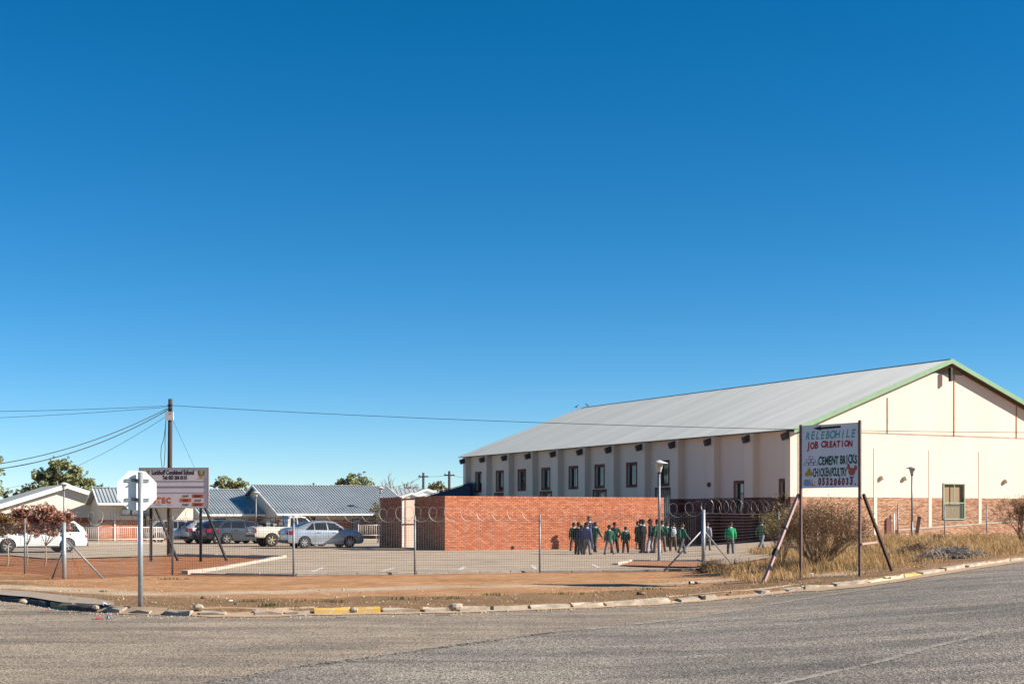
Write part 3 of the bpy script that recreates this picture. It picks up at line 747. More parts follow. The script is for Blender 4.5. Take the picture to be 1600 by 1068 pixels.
g = MB(); g.poly([(-hw_+.4,1.66),(hw_-.4,1.66),(hw_-.4,zA-(hw_-.4)*pt-.1),(0,zA-.1),(-hw_+.4,zA-(hw_-.4)*pt-.1)], 0, .2); fix_normals(g.build('gable_wall', plaster2, cg))
MB().box(-hw_+.4, hw_-.4, .012, .2, -.3, 1.658).build('brick_base', mortar, cg)
lay_bricks(MB(), 0.4, hw_-.4, .0, 1.65, lambda a, z, d: (a, .012-d, z), r=random.Random(9)).build('brickwork', brick_m, cg, kind='stuff')
for xx in (-hw_+.4, hw_-.6): MB().box(xx, xx+.2, .21, 8.6, -.3, zA-hw_*pt).build('side_wall', plaster2, cg)
# far cottage with two small white gables
dF = 128.0
fh = empty('far_house', (PX(600,dF), dF, 0), R(14), 'far house with grey roof and two small white gables above the brick enclosure', 'building')
zF, zf2 = PZ(763.2,dF), PZ(776,dF)
corr_roof('roof', roof_s, fh, 0, PX(651,dF)-PX(600,dF), ((-2.2,zf2-.2),(0,zF)), .4, .03)
MB().box(.4, 4.6, -1.8, 1.5, -.3, zf2).build('wall', whitep, fh)
for pa, ya_, pl_, yl_, pr_, yr_ in ((634,768.3,609,776.5,656,776.5),(662.5,762,638,771.5,681,767.5)):
    yy = -2.4 if pa < 650 else -1.2
    D_ = dF+yy; X_ = lambda p: PX(p,D_)-PX(600,dF)
    b = MB(); th_ = .22
    b.poly([(X_(pa),PZ(ya_,D_)),(X_(pl_),PZ(yl_,D_)),(X_(pl_),PZ(yl_,D_)-th_),(X_(pa),PZ(ya_,D_)-th_)], yy, yy+.12)
    b.poly([(X_(pa),PZ(ya_,D_)),(X_(pr_),PZ(yr_,D_)),(X_(pr_),PZ(yr_,D_)-th_),(X_(pa),PZ(ya_,D_)-th_)], yy, yy+.12); fix_normals(b.build('bargeboard', whitep, fh))
    w_ = MB(); w_.poly([(X_(pl_)+.25,1.0),(X_(pr_)-.25,1.0),(X_(pr_)-.25,PZ(yr_,D_)-.15),(X_(pa),PZ(ya_,D_)-.1),(X_(pl_)+.25,PZ(yl_,D_)-.15)], yy+.13, yy+.3); fix_normals(w_.build('gable_wall', whitep, fh))
    r2 = MB(); r2.add([(X_(pa),yy,PZ(ya_,D_)+.01),(X_(pa),yy+2.5,PZ(ya_,D_)+.01),(X_(pl_),yy+2.5,PZ(yl_,D_)+.01),(X_(pl_),yy,PZ(yl_,D_)+.01),(X_(pr_),yy+2.5,PZ(yr_,D_)+.01),(X_(pr_),yy,PZ(yr_,D_)+.01)], [(0,1,2,3),(0,5,4,1)]); r2.build('porch_roof', roof_s, fh)
# navy roofed shed behind the enclosure
dN = 112.0
nb = empty('navy_roofed_shed', (PX(660,dN), dN, 0), 0, 'shed with dark navy roof sloping up behind the brick enclosure to the hall', 'shed')
xa_, xb_ = 0, PX(735,dN)-PX(660,dN)
z0_, z1_ = PZ(775,dN), PZ(753.5,dN)
MB().add([(xa_-.2,-.2,z0_-.05),(xb_,-.2,z1_),(xb_,3,z1_+.05),(xa_-.2,3,z0_)], [(0,1,2,3)]).build('roof', roof_n, nb)
w_ = MB(); w_.poly([(xa_,-.2),(xb_,-.2),(xb_,z1_-.06),(xa_,z0_-.08)], 0, 2.8); fix_normals(w_.build('wall', roof_n, nb))
# ------------------------------------------------------------------ fences
def fence_run(name, label, pts, tops, mesh_v=True, posts=None, sag=0):
    o0 = pts[0]; e = empty(name, (o0.x, o0.y, 0), 0, label, 'fence')
    wm = MB(); hz = MB()
    for i in range(len(pts)-1):
        a, b = pts[i], pts[i+1]; L_ = (b-a).length; d = (b-a)/L_
        ha, hb = tops[i]-.06, tops[i+1]-.06
        n = int(L_/.075)
        if mesh_v:
            for k in range(n):
                t = (k+.5)/n; p = a.lerp(b, t)-o0; g = gz((p+o0).x, (p+o0).y); h = ha+(hb-ha)*t
                w = .0030; bx = noise.noise(Vector((k*.07, i, 0)))*.02
                s_ = Vector((-d.y, d.x, 0))
                wm.add([(p.x-d.x*w, p.y-d.y*w, g+.05), (p.x+d.x*w, p.y+d.y*w, g+.05), (p.x+s_.x*w*1.6, p.y+s_.y*w*1.6, g+.05),
                        (p.x-d.x*w+s_.x*bx, p.y-d.y*w+s_.y*bx, g+h), (p.x+d.x*w+s_.x*bx, p.y+d.y*w+s_.y*bx, g+h), (p.x+s_.x*(w*1.6+bx), p.y+s_.y*(w*1.6+bx), g+h)], [(0,1,4,3),(1,2,5,4),(2,0,3,5)])
        st_ = .075 if mesh_v else .11
        m = int(ha/st_)
        for k in range(m+1):
            za, zb_ = .06+(ha-.06)*k/m, .06+(hb-.06)*k/m
            P = []
            for t in (0,.25,.5,.75,1):
                p = a.lerp(b,t)-o0; P.append((p.x, p.y, gz((p+o0).x,(p+o0).y)+za+(zb_-za)*t + rng.uniform(-.012,.012)*(0 if t in(0,1) else 1)))
            hz.path(P, .0030 if k < m else .005, 3, False)
    if wm.v: wm.build('wire_mesh', wire_m, e, kind='stuff')
    hz.build('strand_wire', wire_m, e, kind='stuff')
    return e, o0

P3 = lambda x, y: Vector((x, y, 0))
main_p = fence_pts[2:8]; main_t = [1.58, 1.75, 1.75, 1.77, 1.80, 1.9]
fe, fo = fence_run('mesh_fence', 'long weld mesh fence on thin grey posts along the dirt verge before the yard', main_p, main_t)
def post(e, o, p, h, r, mat=galv, lean=(0,0)):
    g = gz(p.x, p.y)
    MB().path([(p.x-o.x, p.y-o.y, g-.2), (p.x-o.x+lean[0], p.y-o.y+lean[1], g+h)], r, 10).build('post', mat, e, True)
for p, h, r in zip(main_p, main_t, (.060,.028,.028,.028,.028,.063)): post(fe, fo, p, h, r, galv if r > .05 else galv_d, (rng.uniform(-.02,.02),0))
def brace(e, o, a, za, b):
    MB().path([(a.x-o.x, a.y-o.y, gz(a.x,a.y)+za), (b.x-o.x, b.y-o.y, gz(b.x,b.y)-.05)], .026, 8).build('brace', galv_d, e, True)
bp_ = at(164,903.5); brace(fe, fo, main_p[0], 1.15, bp_)
brace(fe, fo, main_p[0], .9, at(80,904))
brace(fe, fo, main_p[5], 1.3, at(1034,893))
brace(fe, fo, main_p[5], 1.25, at(1137,879)+Vector((0,-1.2,0)))
le, lo_ = fence_run('mesh_fence', 'short mesh fence running back left from the thick braced post past the red leaved trees', [fence_pts[2], fence_pts[1], fence_pts[0]], [1.55,1.6,1.6])
post(le, lo_, fence_pts[1], 1.65, .028, galv_d); post(le, lo_, fence_pts[0], 1.65, .028, galv_d)
re_, ro = fence_run('strand_fence', 'horizontal wire strand fence running back right from the thick corner post to the hall', [fence_pts[7], fence_pts[8], fence_pts[9], fence_pts[10], fence_pts[11], fence_pts[12]], [1.85,1.66,1.65,1.65,1.65,1.65], mesh_v=False)
for p in fence_pts[8:12]: post(re_, ro, p, 1.68, .03, galv_d)
mp_ = fence_pts[8].lerp(fence_pts[9], .5); post(re_, ro, mp_, 1.6, .03, galv_d)

def razor(label, pts, tops, rad=.22, step=.19, r=.0048, seed=1, kd=.92, ks=0.0):
    o0 = pts[0]; g_ = random.Random(seed); P = []
    e = empty('razor_wire_coil', (o0.x, o0.y, 0), 0, label, 'razor wire', 'coils of razor wire on the fences')
    for i in range(len(pts)-1):
        a, b = pts[i], pts[i+1]; L_ = (b-a).length; d = (b-a)/L_; s_ = Vector((-d.y, d.x, 0))
        n = int(L_/step)*14
        for k in range(n):
            t = k/n; ang = 2*math.pi*k/14
            wob = noise.noise(Vector((a.x+t*L_*1.1, seed, i)))
            rr = rad*(1+.22*wob)
            p = a.lerp(b, t)-o0 + d*(rr*math.cos(ang)*kd) + s_*(math.sin(ang*.5+seed)*.06 + ks*rr*math.cos(ang))
            zc = gz(a.lerp(b,t).x, a.lerp(b,t).y) + tops[i]+(tops[i+1]-tops[i])*t + .03 + .05*wob
            P.append((p.x, p.y, zc + math.sin(ang)*rr))
    MB().path(P, r, 3, False).build('coil', razor_m, e, kind='stuff')
    return e
razor('razor wire coil along the top of the long mesh fence up to the corner post', main_p[1:], main_t[1:], .22, .25, seed=2)
razor('tighter razor wire coil on the strand fence right of the corner post', [fence_pts[7], fence_pts[8]], [1.98,1.80], .25, .36, r=.0044, seed=3, kd=.25, ks=.95)
razor('sparse razor wire coil on the fence behind the octagonal sign', [main_p[0], main_p[1]], [1.62,1.78], .20, .36, seed=4)

# ------------------------------------------------------------------ octagonal sign seen from behind
sp_ = at(219.5, 948)
ss = empty('octagonal_sign', sp_, R(29), 'octagonal traffic sign seen from its white back on a galvanised pole by the kerb', 'sign')
ph = PZ(737, sp_.y) - sp_.z
MB().path([(0,0,-.3),(0,0,ph)], .049, 16).build('pole', galv, ss, True)
zc = PZ(766, sp_.y)-sp_.z; r8 = .375/math.cos(math.pi/8)
o8 = [(r8*math.cos(math.pi/8+i*math.pi/4)-.04, zc+r8*math.sin(math.pi/8+i*math.pi/4)) for i in range(8)]
pla = MB(); pla.poly(o8[::-1], .10, .104); plate = fix_normals(pla.build('plate', M('sign_back_white', (.82,.82,.80), (.78,.78,.76), 3, .35), ss))
fr_ = MB(); fr_.poly([((x+.04)*.985-.04, (z-zc)*.985+zc) for x, z in o8][::-1], .1055, .107); fix_normals(fr_.build('red_face', M('sign_red', (.5,.02,.02), None, 3, .4), plate))
for z in (zc+.20, zc-.17):
    b = MB(); b.box(-.27, .20, .066, .096, z-.025, z-.008); b.box(-.27, .20, .066, .096, z+.012, z+.028); b.build('bracket', galv_d, ss)
    MB().path([(-.062,-.045,z),(-.062,.10,z)], .018, 8).build('clamp', black_m, ss)

# ------------------------------------------------------------------ the school sign
sgp = Vector((PX(273,55), 55, 0))
sg = empty('school_sign', sgp, R(-3), 'grey school name board with orange logo letters on black posts before the car park', 'sign')
x0_, x1_ = -1.36, 1.30; zb0, zb1 = PZ(792.2,55), PZ(731.3,55)
face = M('grey_sign_face', (.76,.675,.62), (.66,.59,.555), .9, .45, stretch=(1,1,.4))
brd = MB().box(x0_, x1_, -.02, .02, zb0, zb1).build('board', face, sg)
edge_m = M('board_edge', (.30,.27,.27), None, 4, .5)
eb = MB(); t_ = .028
for q in ((x0_-.012,x1_+.012,zb1,zb1+t_),(x0_-.012,x1_+.012,zb0-t_,zb0),(x0_-t_-.012,x0_-.012,zb0-t_,zb1+t_),(x1_+.012,x1_+t_+.012,zb0-t_,zb1+t_)): eb.box(q[0],q[1],-.035,.035,q[2],q[3])
eb.build('board_frame', edge_m, sg)
for px in (234.5, 313.5):
    x = (PX(px,55)-sgp.x)
    MB().box(x-.045,x+.045,.022,.11,-.3,zb1+.03).build('post', black_m, sg)
    MB().bar((x+.02,.11,zb0+.35),(x+.70,1.35,-.05),.075,.075).build('brace', black_m, sg)
ink = M('sign_ink', (.045,.03,.04), None, 4, .6); org = M('sign_orange', (.62,.135,.045), None, 4, .5); blu = M('sign_band', (.27,.25,.32), None, 2, .5)
Hs = zb1-zb0; Zs = lambda t: zb1 - Hs*t; Ws = x1_-x0_; Xs = lambda t: x0_+Ws*t
mk_text('Luckhoff Combined School', .235, ink, brd, Xs(.175), Zs(.155), -.0225, .645, .014)
mk_text('Tel: 053 206 0115', .195, ink, brd, Xs(.335), Zs(.28), -.0225, .67, .013)
for t0, t1 in ((.322,.345),(.455,.500),(.617,.635)): MB().box(Xs(.16),Xs(.965),-.0235,-.0205,Zs(t1),Zs(t0)).build('band', blu, brd)
mk_text('ITEC', .285, org, brd, Xs(.212), Zs(.885), -.0225, .86, .020, space=1.38)
mk_text('THE COPIER PEOPLE', .045, ink, brd, Xs(.215), Zs(.945), -.0225, .7, .001); mk_text('TEL 053 206 0115', .045, org, brd, Xs(.40), Zs(.945), -.0225, .7, .001)
mk_text('L', .2, ink, brd, Xs(.125), Zs(.962), -.0225, .8, .012)
for cx2, r2, c2, tx in ((.675,0,0,'COPY'),(.855,0,1,'PRINT'),(.675,1,1,'FAX'),(.855,1,0,'SCAN'),(.675,2,0,'PABX'),(.855,2,1,'DATA')):
    z_ = .655+.108*r2
    if c2: MB().box(Xs(cx2-.085),Xs(cx2+.083),-.0225,-.0205,Zs(z_+.100),Zs(z_+.006)).build('orange_block', org, brd)
    mk_text(tx, .10, ink, brd, Xs(cx2), Zs(z_+.080), -.0245, .85, .007, align='CENTER', space=1.25)
def crest(cx2, cz, s):
    cr = MB().poly([(cx2-s,cz+s*.95),(cx2-s*.82,cz-s*.35),(cx2-s*.4,cz-s*.95),(cx2,cz-s*1.15),(cx2+s*.4,cz-s*.95),(cx2+s*.82,cz-s*.35),(cx2+s,cz+s*.95),(cx2+s*.55,cz+s*1.05),(cx2+s*.5,cz+s*.1),(cx2,cz-s*.1),(cx2-s*.5,cz+s*.1),(cx2-s*.55,cz+s*1.05)], -.0225,-.0205)
    o = fix_normals(cr.build('crest', M('crest_green', (.09,.15,.05), (.14,.18,.06), 30, .5), brd))
    MB().poly([(cx2-s*.5,cz+s*.95),(cx2+s*.5,cz+s*.95),(cx2+s*.45,cz),(cx2,cz-s*.25),(cx2-s*.45,cz)], -.0245,-.0225).build('crest_panel', M('crest_yellow', (.48,.34,.07), (.3,.3,.08), 25, .5), brd)
    MB().poly([(cx2-s*.72,cz-s*.4),(cx2+s*.72,cz-s*.4),(cx2+s*.35,cz-s*.85),(cx2,cz-s*1.02),(cx2-s*.35,cz-s*.85)], -.0240,-.0222).build('crest_panel', M('crest_orange', (.55,.19,.04), (.6,.3,.1), 25, .5), brd)
    MB().poly([(cx2-s*1.25,cz-s*1.2),(cx2+s*1.25,cz-s*1.2),(cx2+s*1.15,cz-s*1.42),(cx2-s*1.15,cz-s*1.42)], -.0225,-.0205).build('crest_scroll', M('crest_gold', (.5,.33,.12), None, 25, .5), brd)
    return o
crest(Xs(.905), Zs(.145), .135); crest(Xs(.095), Zs(.145), .135)

# ------------------------------------------------------------------ hand painted advertising board
lp, rp_ = Vector((PX(1251.5,36), 36, 0)), Vector((PX(1342,34.6), 34.6, 0))
dv = rp_-lp; wB = dv.length; ang = math.atan2(dv.y, dv.x)
ab = empty('advertising_board', (lp.x, lp.y, gz(lp.x,lp.y)), ang, 'hand painted white job creation board with arrow on rusty braced posts', 'sign')
g0_ = gz(lp.x, lp.y); zt, zb_ = PZ(665,36)-g0_, PZ(762.5,36)-g0_
bf = M('hand_painted_white', (.66,.65,.68), (.59,.58,.62), 1.3, .55)
bd = MB().box(.035, wB-.01, -.012, .012, zb_, zt).build('board', bf, ab)
grnd = lambda x: gz(lp.x+dv.x*x/wB, lp.y+dv.y*x/wB)-g0_
MB().box(-.035,.030,-.025,.025,-.3,zt+.03).build('post', rust_m, ab)
MB().box(wB-.004,wB+.06,-.025,.025,grnd(wB)-.3,zt+.05).build('post', rust_m, ab)
inv = Matrix.Rotation(-ang, 3, 'Z')
def loc_(p): q = inv @ (Vector((p.x,p.y,0))-Vector((lp.x,lp.y,0))); return Vector((q.x,q.y,p.z-g0_))
f1_ = loc_(at(1192,909)); f2_ = loc_(at(1395,891.5))
pinkm = M('pink_primer', (.42,.26,.23), (.34,.2,.18), 3, .7)
tp = Vector((-.075,0,PZ(772,36)-g0_))
MB().bar(tp, f1_+Vector((0,0,-.05)), .07, .07).build('brace', pinkm, ab)['label'] = 'pink brace on the left'
c1 = tp.lerp(f1_, .63); c2_ = tp.lerp(f1_, .70); MB().bar(c1, c2_, .10, .10).build('brace_sleeve', black_m, ab)
c1 = tp.lerp(f1_, .385); c2_ = tp.lerp(f1_, .40); MB().bar(c1, c2_, .10, .10).build('brace_sleeve', black_m, ab)
MB().bar((wB+.10,.05,PZ(772,34.6)-g0_), f2_+Vector((0,0,-.05)), .065, .065).build('brace', M('dark_rust', (.03,.014,.011), (.05,.025,.02), 6, .7), ab)
MB().bar((-.5,.0,PZ(855,36)-g0_+.012),(-.05,0,PZ(855,36)-g0_+.01),.05,.05).build('cross_tie', pinkm, ab)
q1 = Vector((wB+.10,.05,PZ(772,34.6)-g0_)).lerp(f2_, .62); MB().bar((wB+.075,0,q1.z-.02), (q1.x-.05,q1.y,q1.z+.02), .045, .045).build('cross_tie', pinkm, ab)
HB = zt-zb_; bx_ = lambda t: .035+(wB-.045)*t; bz_ = lambda t: zt-HB*t; yb_ = -.0145
teal = M('teal_paint', (.08,.30,.32), (.13,.36,.37), 20, .7); redp = M('red_paint', (.42,.025,.02), None, 20, .7); grnp = M('dark_green_paint', (.02,.085,.05), None, 20, .7); marp = M('maroon_paint', (.20,.015,.035), None, 20, .7); inkp = M('black_paint', (.02,.018,.02), None, 20, .7); ochp = M('ochre_paint', (.42,.30,.03), None, 20, .7); blup = M('blue_paint', (.16,.36,.58), None, 20, .7); chip = M('brown_red_paint', (.40,.11,.06), None, 20, .7)
arw = MB(); arw.poly([(bx_(.21),bz_(.055)),(bx_(.36),bz_(.016)),(bx_(.34),bz_(.04)),(bx_(.70),bz_(.036)),(bx_(.70),bz_(.068)),(bx_(.34),bz_(.078)),(bx_(.36),bz_(.098))][::-1], -.0165,-.0125); fix_normals(arw.build('arrow', inkp, bd))
def hand(txt, x, z, size, mat, xs_, bold, x_end=None, sh=.06, name='lettering'):
    r_ = random.Random(txt); n = len(txt)
    adv = (bx_(x_end)-bx_(x))/n
    for i, ch in enumerate(txt):
        if ch == ' ': continue
        mk_text(ch, size*r_.uniform(.95,1.06), mat, bd, bx_(x)+adv*(i+.5), bz_(z)+r_.uniform(-.008,.008), yb_, xs_, bold, sh+r_.uniform(-.05,.05), 'CENTER', name, tilt=r_.uniform(-.04,.04))
hand('RELEBOHILE', .06, .225, .265, teal, .80, .009, .95, .25)
hand('JOB', .09, .375, .225, redp, .78, .013, .30); hand('CREATION', .35, .362, .21, redp, .80, .012, .90)
hand('CEMENT', .30, .635, .285, grnp, .56, .012, .66); hand('BRICKS', .68, .625, .29, grnp, .54, .012, .985)
hand('CHICKEN', .205, .815, .285, grnp, .47, .010, .515); hand('POULTRY', .53, .815, .285, grnp, .45, .010, .805)
hand('CALL:', .045, .955, .20, redp, .60, .008, .26); hand('053206033.', .29, .955, .235, marp, .72, .013, .985)
def line_rect(x0, x1, z0, z1, w=.007):
    l = MB(); X0, X1, Z0, Z1 = bx_(x0), bx_(x1), bz_(z1), bz_(z0)
    for q in ((X0,X1,Z0,Z0+w),(X0,X1,Z1-w,Z1),(X0,X0+w,Z0+w,Z1-w),(X1-w,X1,Z0+w,Z1-w)): l.box(q[0],q[1],-.0165,-.0125,q[2],q[3])
    l.build('painted_brick', inkp, bd)
for x0, x1, r2 in ((.045,.125,2),(.13,.21,2),(.215,.29,2),(.085,.165,1),(.17,.25,1),(.13,.205,0)): line_rect(x0, x1, .495+.050*r2, .540+.050*r2)
def blob(cx2, cz, rx, rz, mat, name, y=-.0165, n=14):
    MB().poly([(bx_(cx2)+rx*math.cos(2*math.pi*i/n), bz_(cz)+rz*math.sin(2*math.pi*i/n)) for i in range(n)], y, y+.004).build(name, mat, bd)
blob(.10,.775,.075,.06,ochp,'painted_egg'); blob(.165,.775,.06,.06,ochp,'painted_egg',-.0172); blob(.135,.725,.055,.065,ochp,'painted_egg',-.0180)
blob(.89,.755,.105,.095,chip,'painted_hen'); blob(.835,.69,.05,.055,chip,'painted_hen',-.0172); blob(.83,.648,.03,.03,redp,'painted_comb',-.0180); blob(.955,.70,.045,.07,chip,'painted_hen',-.0168)
blob(.89,.84,.075,.01,inkp,'painted_ground',-.0166)
for q in (.86,.92): MB().box(bx_(q)-.005,bx_(q)+.005,-.0158,-.0125,bz_(.84),bz_(.80)).build('painted_leg', inkp, bd)
blob(.10,.925,.12,.065,blup,'blue_smear',-.0178)

# ------------------------------------------------------------------ utility pole and its wires
upb = Vector((PX(264.5,62.7), 62.7, 0)); UH = PZ(623, 62.7)
pole = empty('utility_pole', upb, 0, 'tall brown wooden utility pole with white box behind the school sign', 'pole')
MB().path([(0,0,-.4),(.02,0,UH*.5),(.05,0,UH)], [.115,.105,.09], 12).build('shaft', wood_p, pole, True)
bxz = PZ(650, 62.7); MB().box(-.14,.22,-.22,-.10,bxz-.18,bxz+.18).build('connection_box', whited, pole)
MB().path([(0,-.16,bxz-.12),(.16,-.24,bxz+.16)], .008, 5).build('box_strap', galv_d, pole)
for z in (UH-.28, UH-.46): MB().path([(-.05,-.12,z),(.15,-.12,z)], .03, 8).build('insulator', black_m, pole)
lp_ = MB(); lp_.path([(-.12,-.06,UH-.75),(-.16,-.08,UH-1.3),(-.22,-.08,UH-1.75),(-.33,-.08,UH-2.1),(-.36,-.08,UH-2.5),(-.28,-.08,UH-3.2),(-.2,-.08,UH-3.75)], .014, 5); lp_.path([(-.13,-.05,UH-.75),(-.17,-.07,UH-1.75),(-.17,-.07,UH-2.3),(-.24,-.07,UH-3.3),(-.18,-.07,UH-3.75)], .014, 5); lp_.path([(-.2,-.08,UH-3.7),(-.6,-.1,UH-3.55),(-.95,-.1,UH-3.8)], .014, 5)
lp_.build('hanging_cable', rubber, pole)
def wire(label, a, b, sag, r, mat=black_m, n=24):
    a, b = Vector(a), Vector(b); P = []
    for i in range(n+1):
        t = i/n; p = a.lerp(b, t)-a; p.z -= sag*4*t*(1-t); P.append(p)
    o = MB().path(P, r, 4).build('overhead_wire', mat); o.location = a
    return tag(o, label, 'wire', 'overhead wires of the utility pole')
tz = lambda py: PZ(py, 62.7)
wire('thin upper wire leaving the pole to the left edge', upb+Vector((0,-.1,tz(634))), (PX(-60,60), 60, PZ(643,60)), .05, .013)
wire('second thin wire just below the upper one to the left edge', upb+Vector((0,.1,tz(635))), (PX(-60,66), 66, PZ(654.5,66)), .06, .011)
wire('upper of the two thick black cables sloping down to the left edge', upb+Vector((-.1,0,tz(638))), (PX(-40,58), 58, PZ(729,58)), .42, .022)
wire('lower of the two thick black cables sloping down to the left edge', upb+Vector((-.1,.1,tz(640))), (PX(-40,58.5), 58.5, PZ(736,58.5)), .52, .024)
wire('faint stay wire sloping down behind the big green tree', upb+Vector((-.1,.15,tz(648))), (PX(-40,100), 100, PZ(766,100)), .9, .009)
wire('long wire crossing the sky to the right before the hall roof', upb+Vector((.05,0,tz(633))), (PX(1700,52), 52, PZ(676,52)), .25, .013, n=40)
wire('thin stay wire dropping to the right behind the school sign', upb+Vector((.1,0,tz(652))), (PX(312,66), 66, PZ(748,66)), .0, .007)
def tpole(px, top, D_, label, arm=True):
    e = empty('telephone_pole', (PX(px,D_), D_, 0), 0, label, 'pole', 'far telephone poles')
    zt_ = PZ(top, D_); MB().path([(0,0,-.3),(0,0,zt_)], [.14,.11], 8).build('shaft', wood_p, e, True)
    if arm: MB().box(-.5,.5,-.06,.06,zt_-.45,zt_-.33).build('crossarm', wood_p, e)
    for x in (-.4,.4): MB().path([(x,0,zt_-.33),(x,0,zt_-.18)], .04, 6).build('insulator', whited, e)
    return zt_
za = tpole(661.5, 738, 140, 'far pole with crossarm left of the two over the white gables'); zb2 = tpole(702, 735.5, 132, 'far pole with crossarm nearest the hall, over the navy roof')
tpole(490, 754, 170, 'tiny far pole top above the widest ribbed roof', False)
wire('faint wire between the two far poles', (PX(661.5,140),140,za-.3), (PX(702,132),132,zb2-.3), .15, .018, galv_d)
wire('faint wire from the far pole to the hall end', (PX(702,132),132,zb2-.3), (PX(760,120),120,PZ(745,120)), .2, .018, galv_d)
wire('faint wire left of the far poles dropping behind the bare tree', (PX(661.5,140),140,za-.3), (PX(600,170),170,PZ(760,170)), .4, .02, galv_d)
wire('faint wire over the widest ribbed roof to the tiny pole', (PX(490,170),170,PZ(755,170)), (PX(430,165),165,PZ(758,165)), .1, .018, galv_d)

# ------------------------------------------------------------------ lamp posts
def lamp_proto():
    d = {}
    H = 3.85
    m = MB().path([(0,0,-.3),(0,0,.9)], .062, 14); m.path([(0,0,.9),(0,0,H-.48)], [.05,.042], 14); d['pole'] = (m.mesh('pole'), galv_d)
    l = MB().lathe([(.0,H-.48),(.055,H-.48),(.085,H-.40),(.16,H-.13),(.16,H-.11),(0,H-.11)], 10); d['lantern'] = (l.mesh('lantern'), M('lantern_glass', (.44,.42,.37), (.36,.34,.30), 4, .2))
    c = MB().lathe([(.32,H-.125),(.33,H-.112),(.14,H-.045),(.05,H),(.0,H)], 14); d['cap'] = (c.mesh('cap'), M('lamp_cap', (.60,.58,.55), (.48,.46,.44), 4, .5))
    k = MB().lathe([(.0,H-.50),(.06,H-.50),(.075,H-.47),(.06,H-.45),(0,H-.45)], 10); d['collar'] = (k.mesh('collar'), black_m)
    return d
LP = lamp_proto()
for px, Y_, lab in ((1030,None,'lamp post with cone cap before the right end of the brick enclosure'), (1425,71.5,'lamp post with dark cone cap before the gable of the hall'), (100,80,'lamp post behind the white car at the far left'), (400,101,'lamp post with pale lantern before the shaded ribbed roof'), (594.5,112,'lamp post top peeping over the left end of the brick enclosure')):
    p = at(1030,880) if Y_ is None else Vector((PX(px,Y_), Y_, gz(PX(px,Y_),Y_)))
    e = empty('lamp_post', p, 0, lab, 'street lamp', 'lamp posts of the school yard')
    top = {1030:718.5, 1425:728, 100:753, 400:767, 594.5:759.5}[px]
    e.scale = (1,1,(PZ(top,p.y)-p.z)/3.85) if px != 594.5 else (1,1,(PZ(top,p.y)-p.z)/3.85)
    for k, (me_, mt) in LP.items(): new_obj(k, me_, e, mt, True)
# white railings of the school
def railing(label, a, b, z0, z1, n):
    e = empty('steel_railing', a, math.atan2(b.y-a.y, b.x-a.x), label, 'railing', 'pale steel railings of the school'); L_ = (b-a).length
    rm = M('pale_rail_paint', (.66,.55,.47), (.58,.48,.41), 4, .6)
    for z in (z0, z1): MB().path([(0,0,z),(L_,0,z)], .032, 8).build('rail', rm, e, True)
    for i in range(n+1):
        x = L_*i/n; big = i % 10 == 0
        MB().path([(x,0,.0 if big else z0),(x,0,z1+(.06 if big else 0))], .035 if big else .016, 6).build('post' if big else 'baluster', rm, e, True)
    MB().box(-.1,L_+.1,-.25,.5,-.1,.13).build('plinth', concrete, e)
A_ = Vector((PX(122,86),86,0)); railing('pale steel railing behind the white car and the octagonal sign', A_, A_+U*5.2, .34, 1.06, 44)
A_ = Vector((PX(560,101),101,0)); railing('pale steel railing between the silver sedan and the brick enclosure', A_, A_+U*3.0, .4, 1.12, 22)
# ------------------------------------------------------------------ cars
def interp_st(st, n=44):
    st = sorted(st); X = [s[0] for s in st]; xs_ = sorted(set(list(np.linspace(X[0], X[-1], n)) + X))
    cols_ = list(zip(*st)); return [(x,) + tuple(float(np.interp(x, X, c)) for c in cols_[1:]) for x in xs_]
tyre_m = M('tyre', (.02,.02,.02), (.035,.03,.027), 9, .85); rim_s = M('alloy_rim', (.55,.55,.55), (.45,.45,.45), 6, .3, metal=.7)
tail_m = M('tail_lamp', (.35,.01,.015), None, 5, .15); headl_m = M('head_lamp', (.55,.57,.6), None, 5, .1, metal=.3); trim_m = M('black_trim', (.015,.015,.016), None, 5, .5)
plate_m = M('number_plate', (.66,.66,.6), None, 5, .5)
carglass = M('car_glass', (.02,.024,.028), (.015,.018,.02), 3, .03, spec=.7)
def paint(n, c, metal=.55, rough=.3): return M(n, c, tuple(x*.93 for x in c), 2, rough, metal=metal, coat=.7)
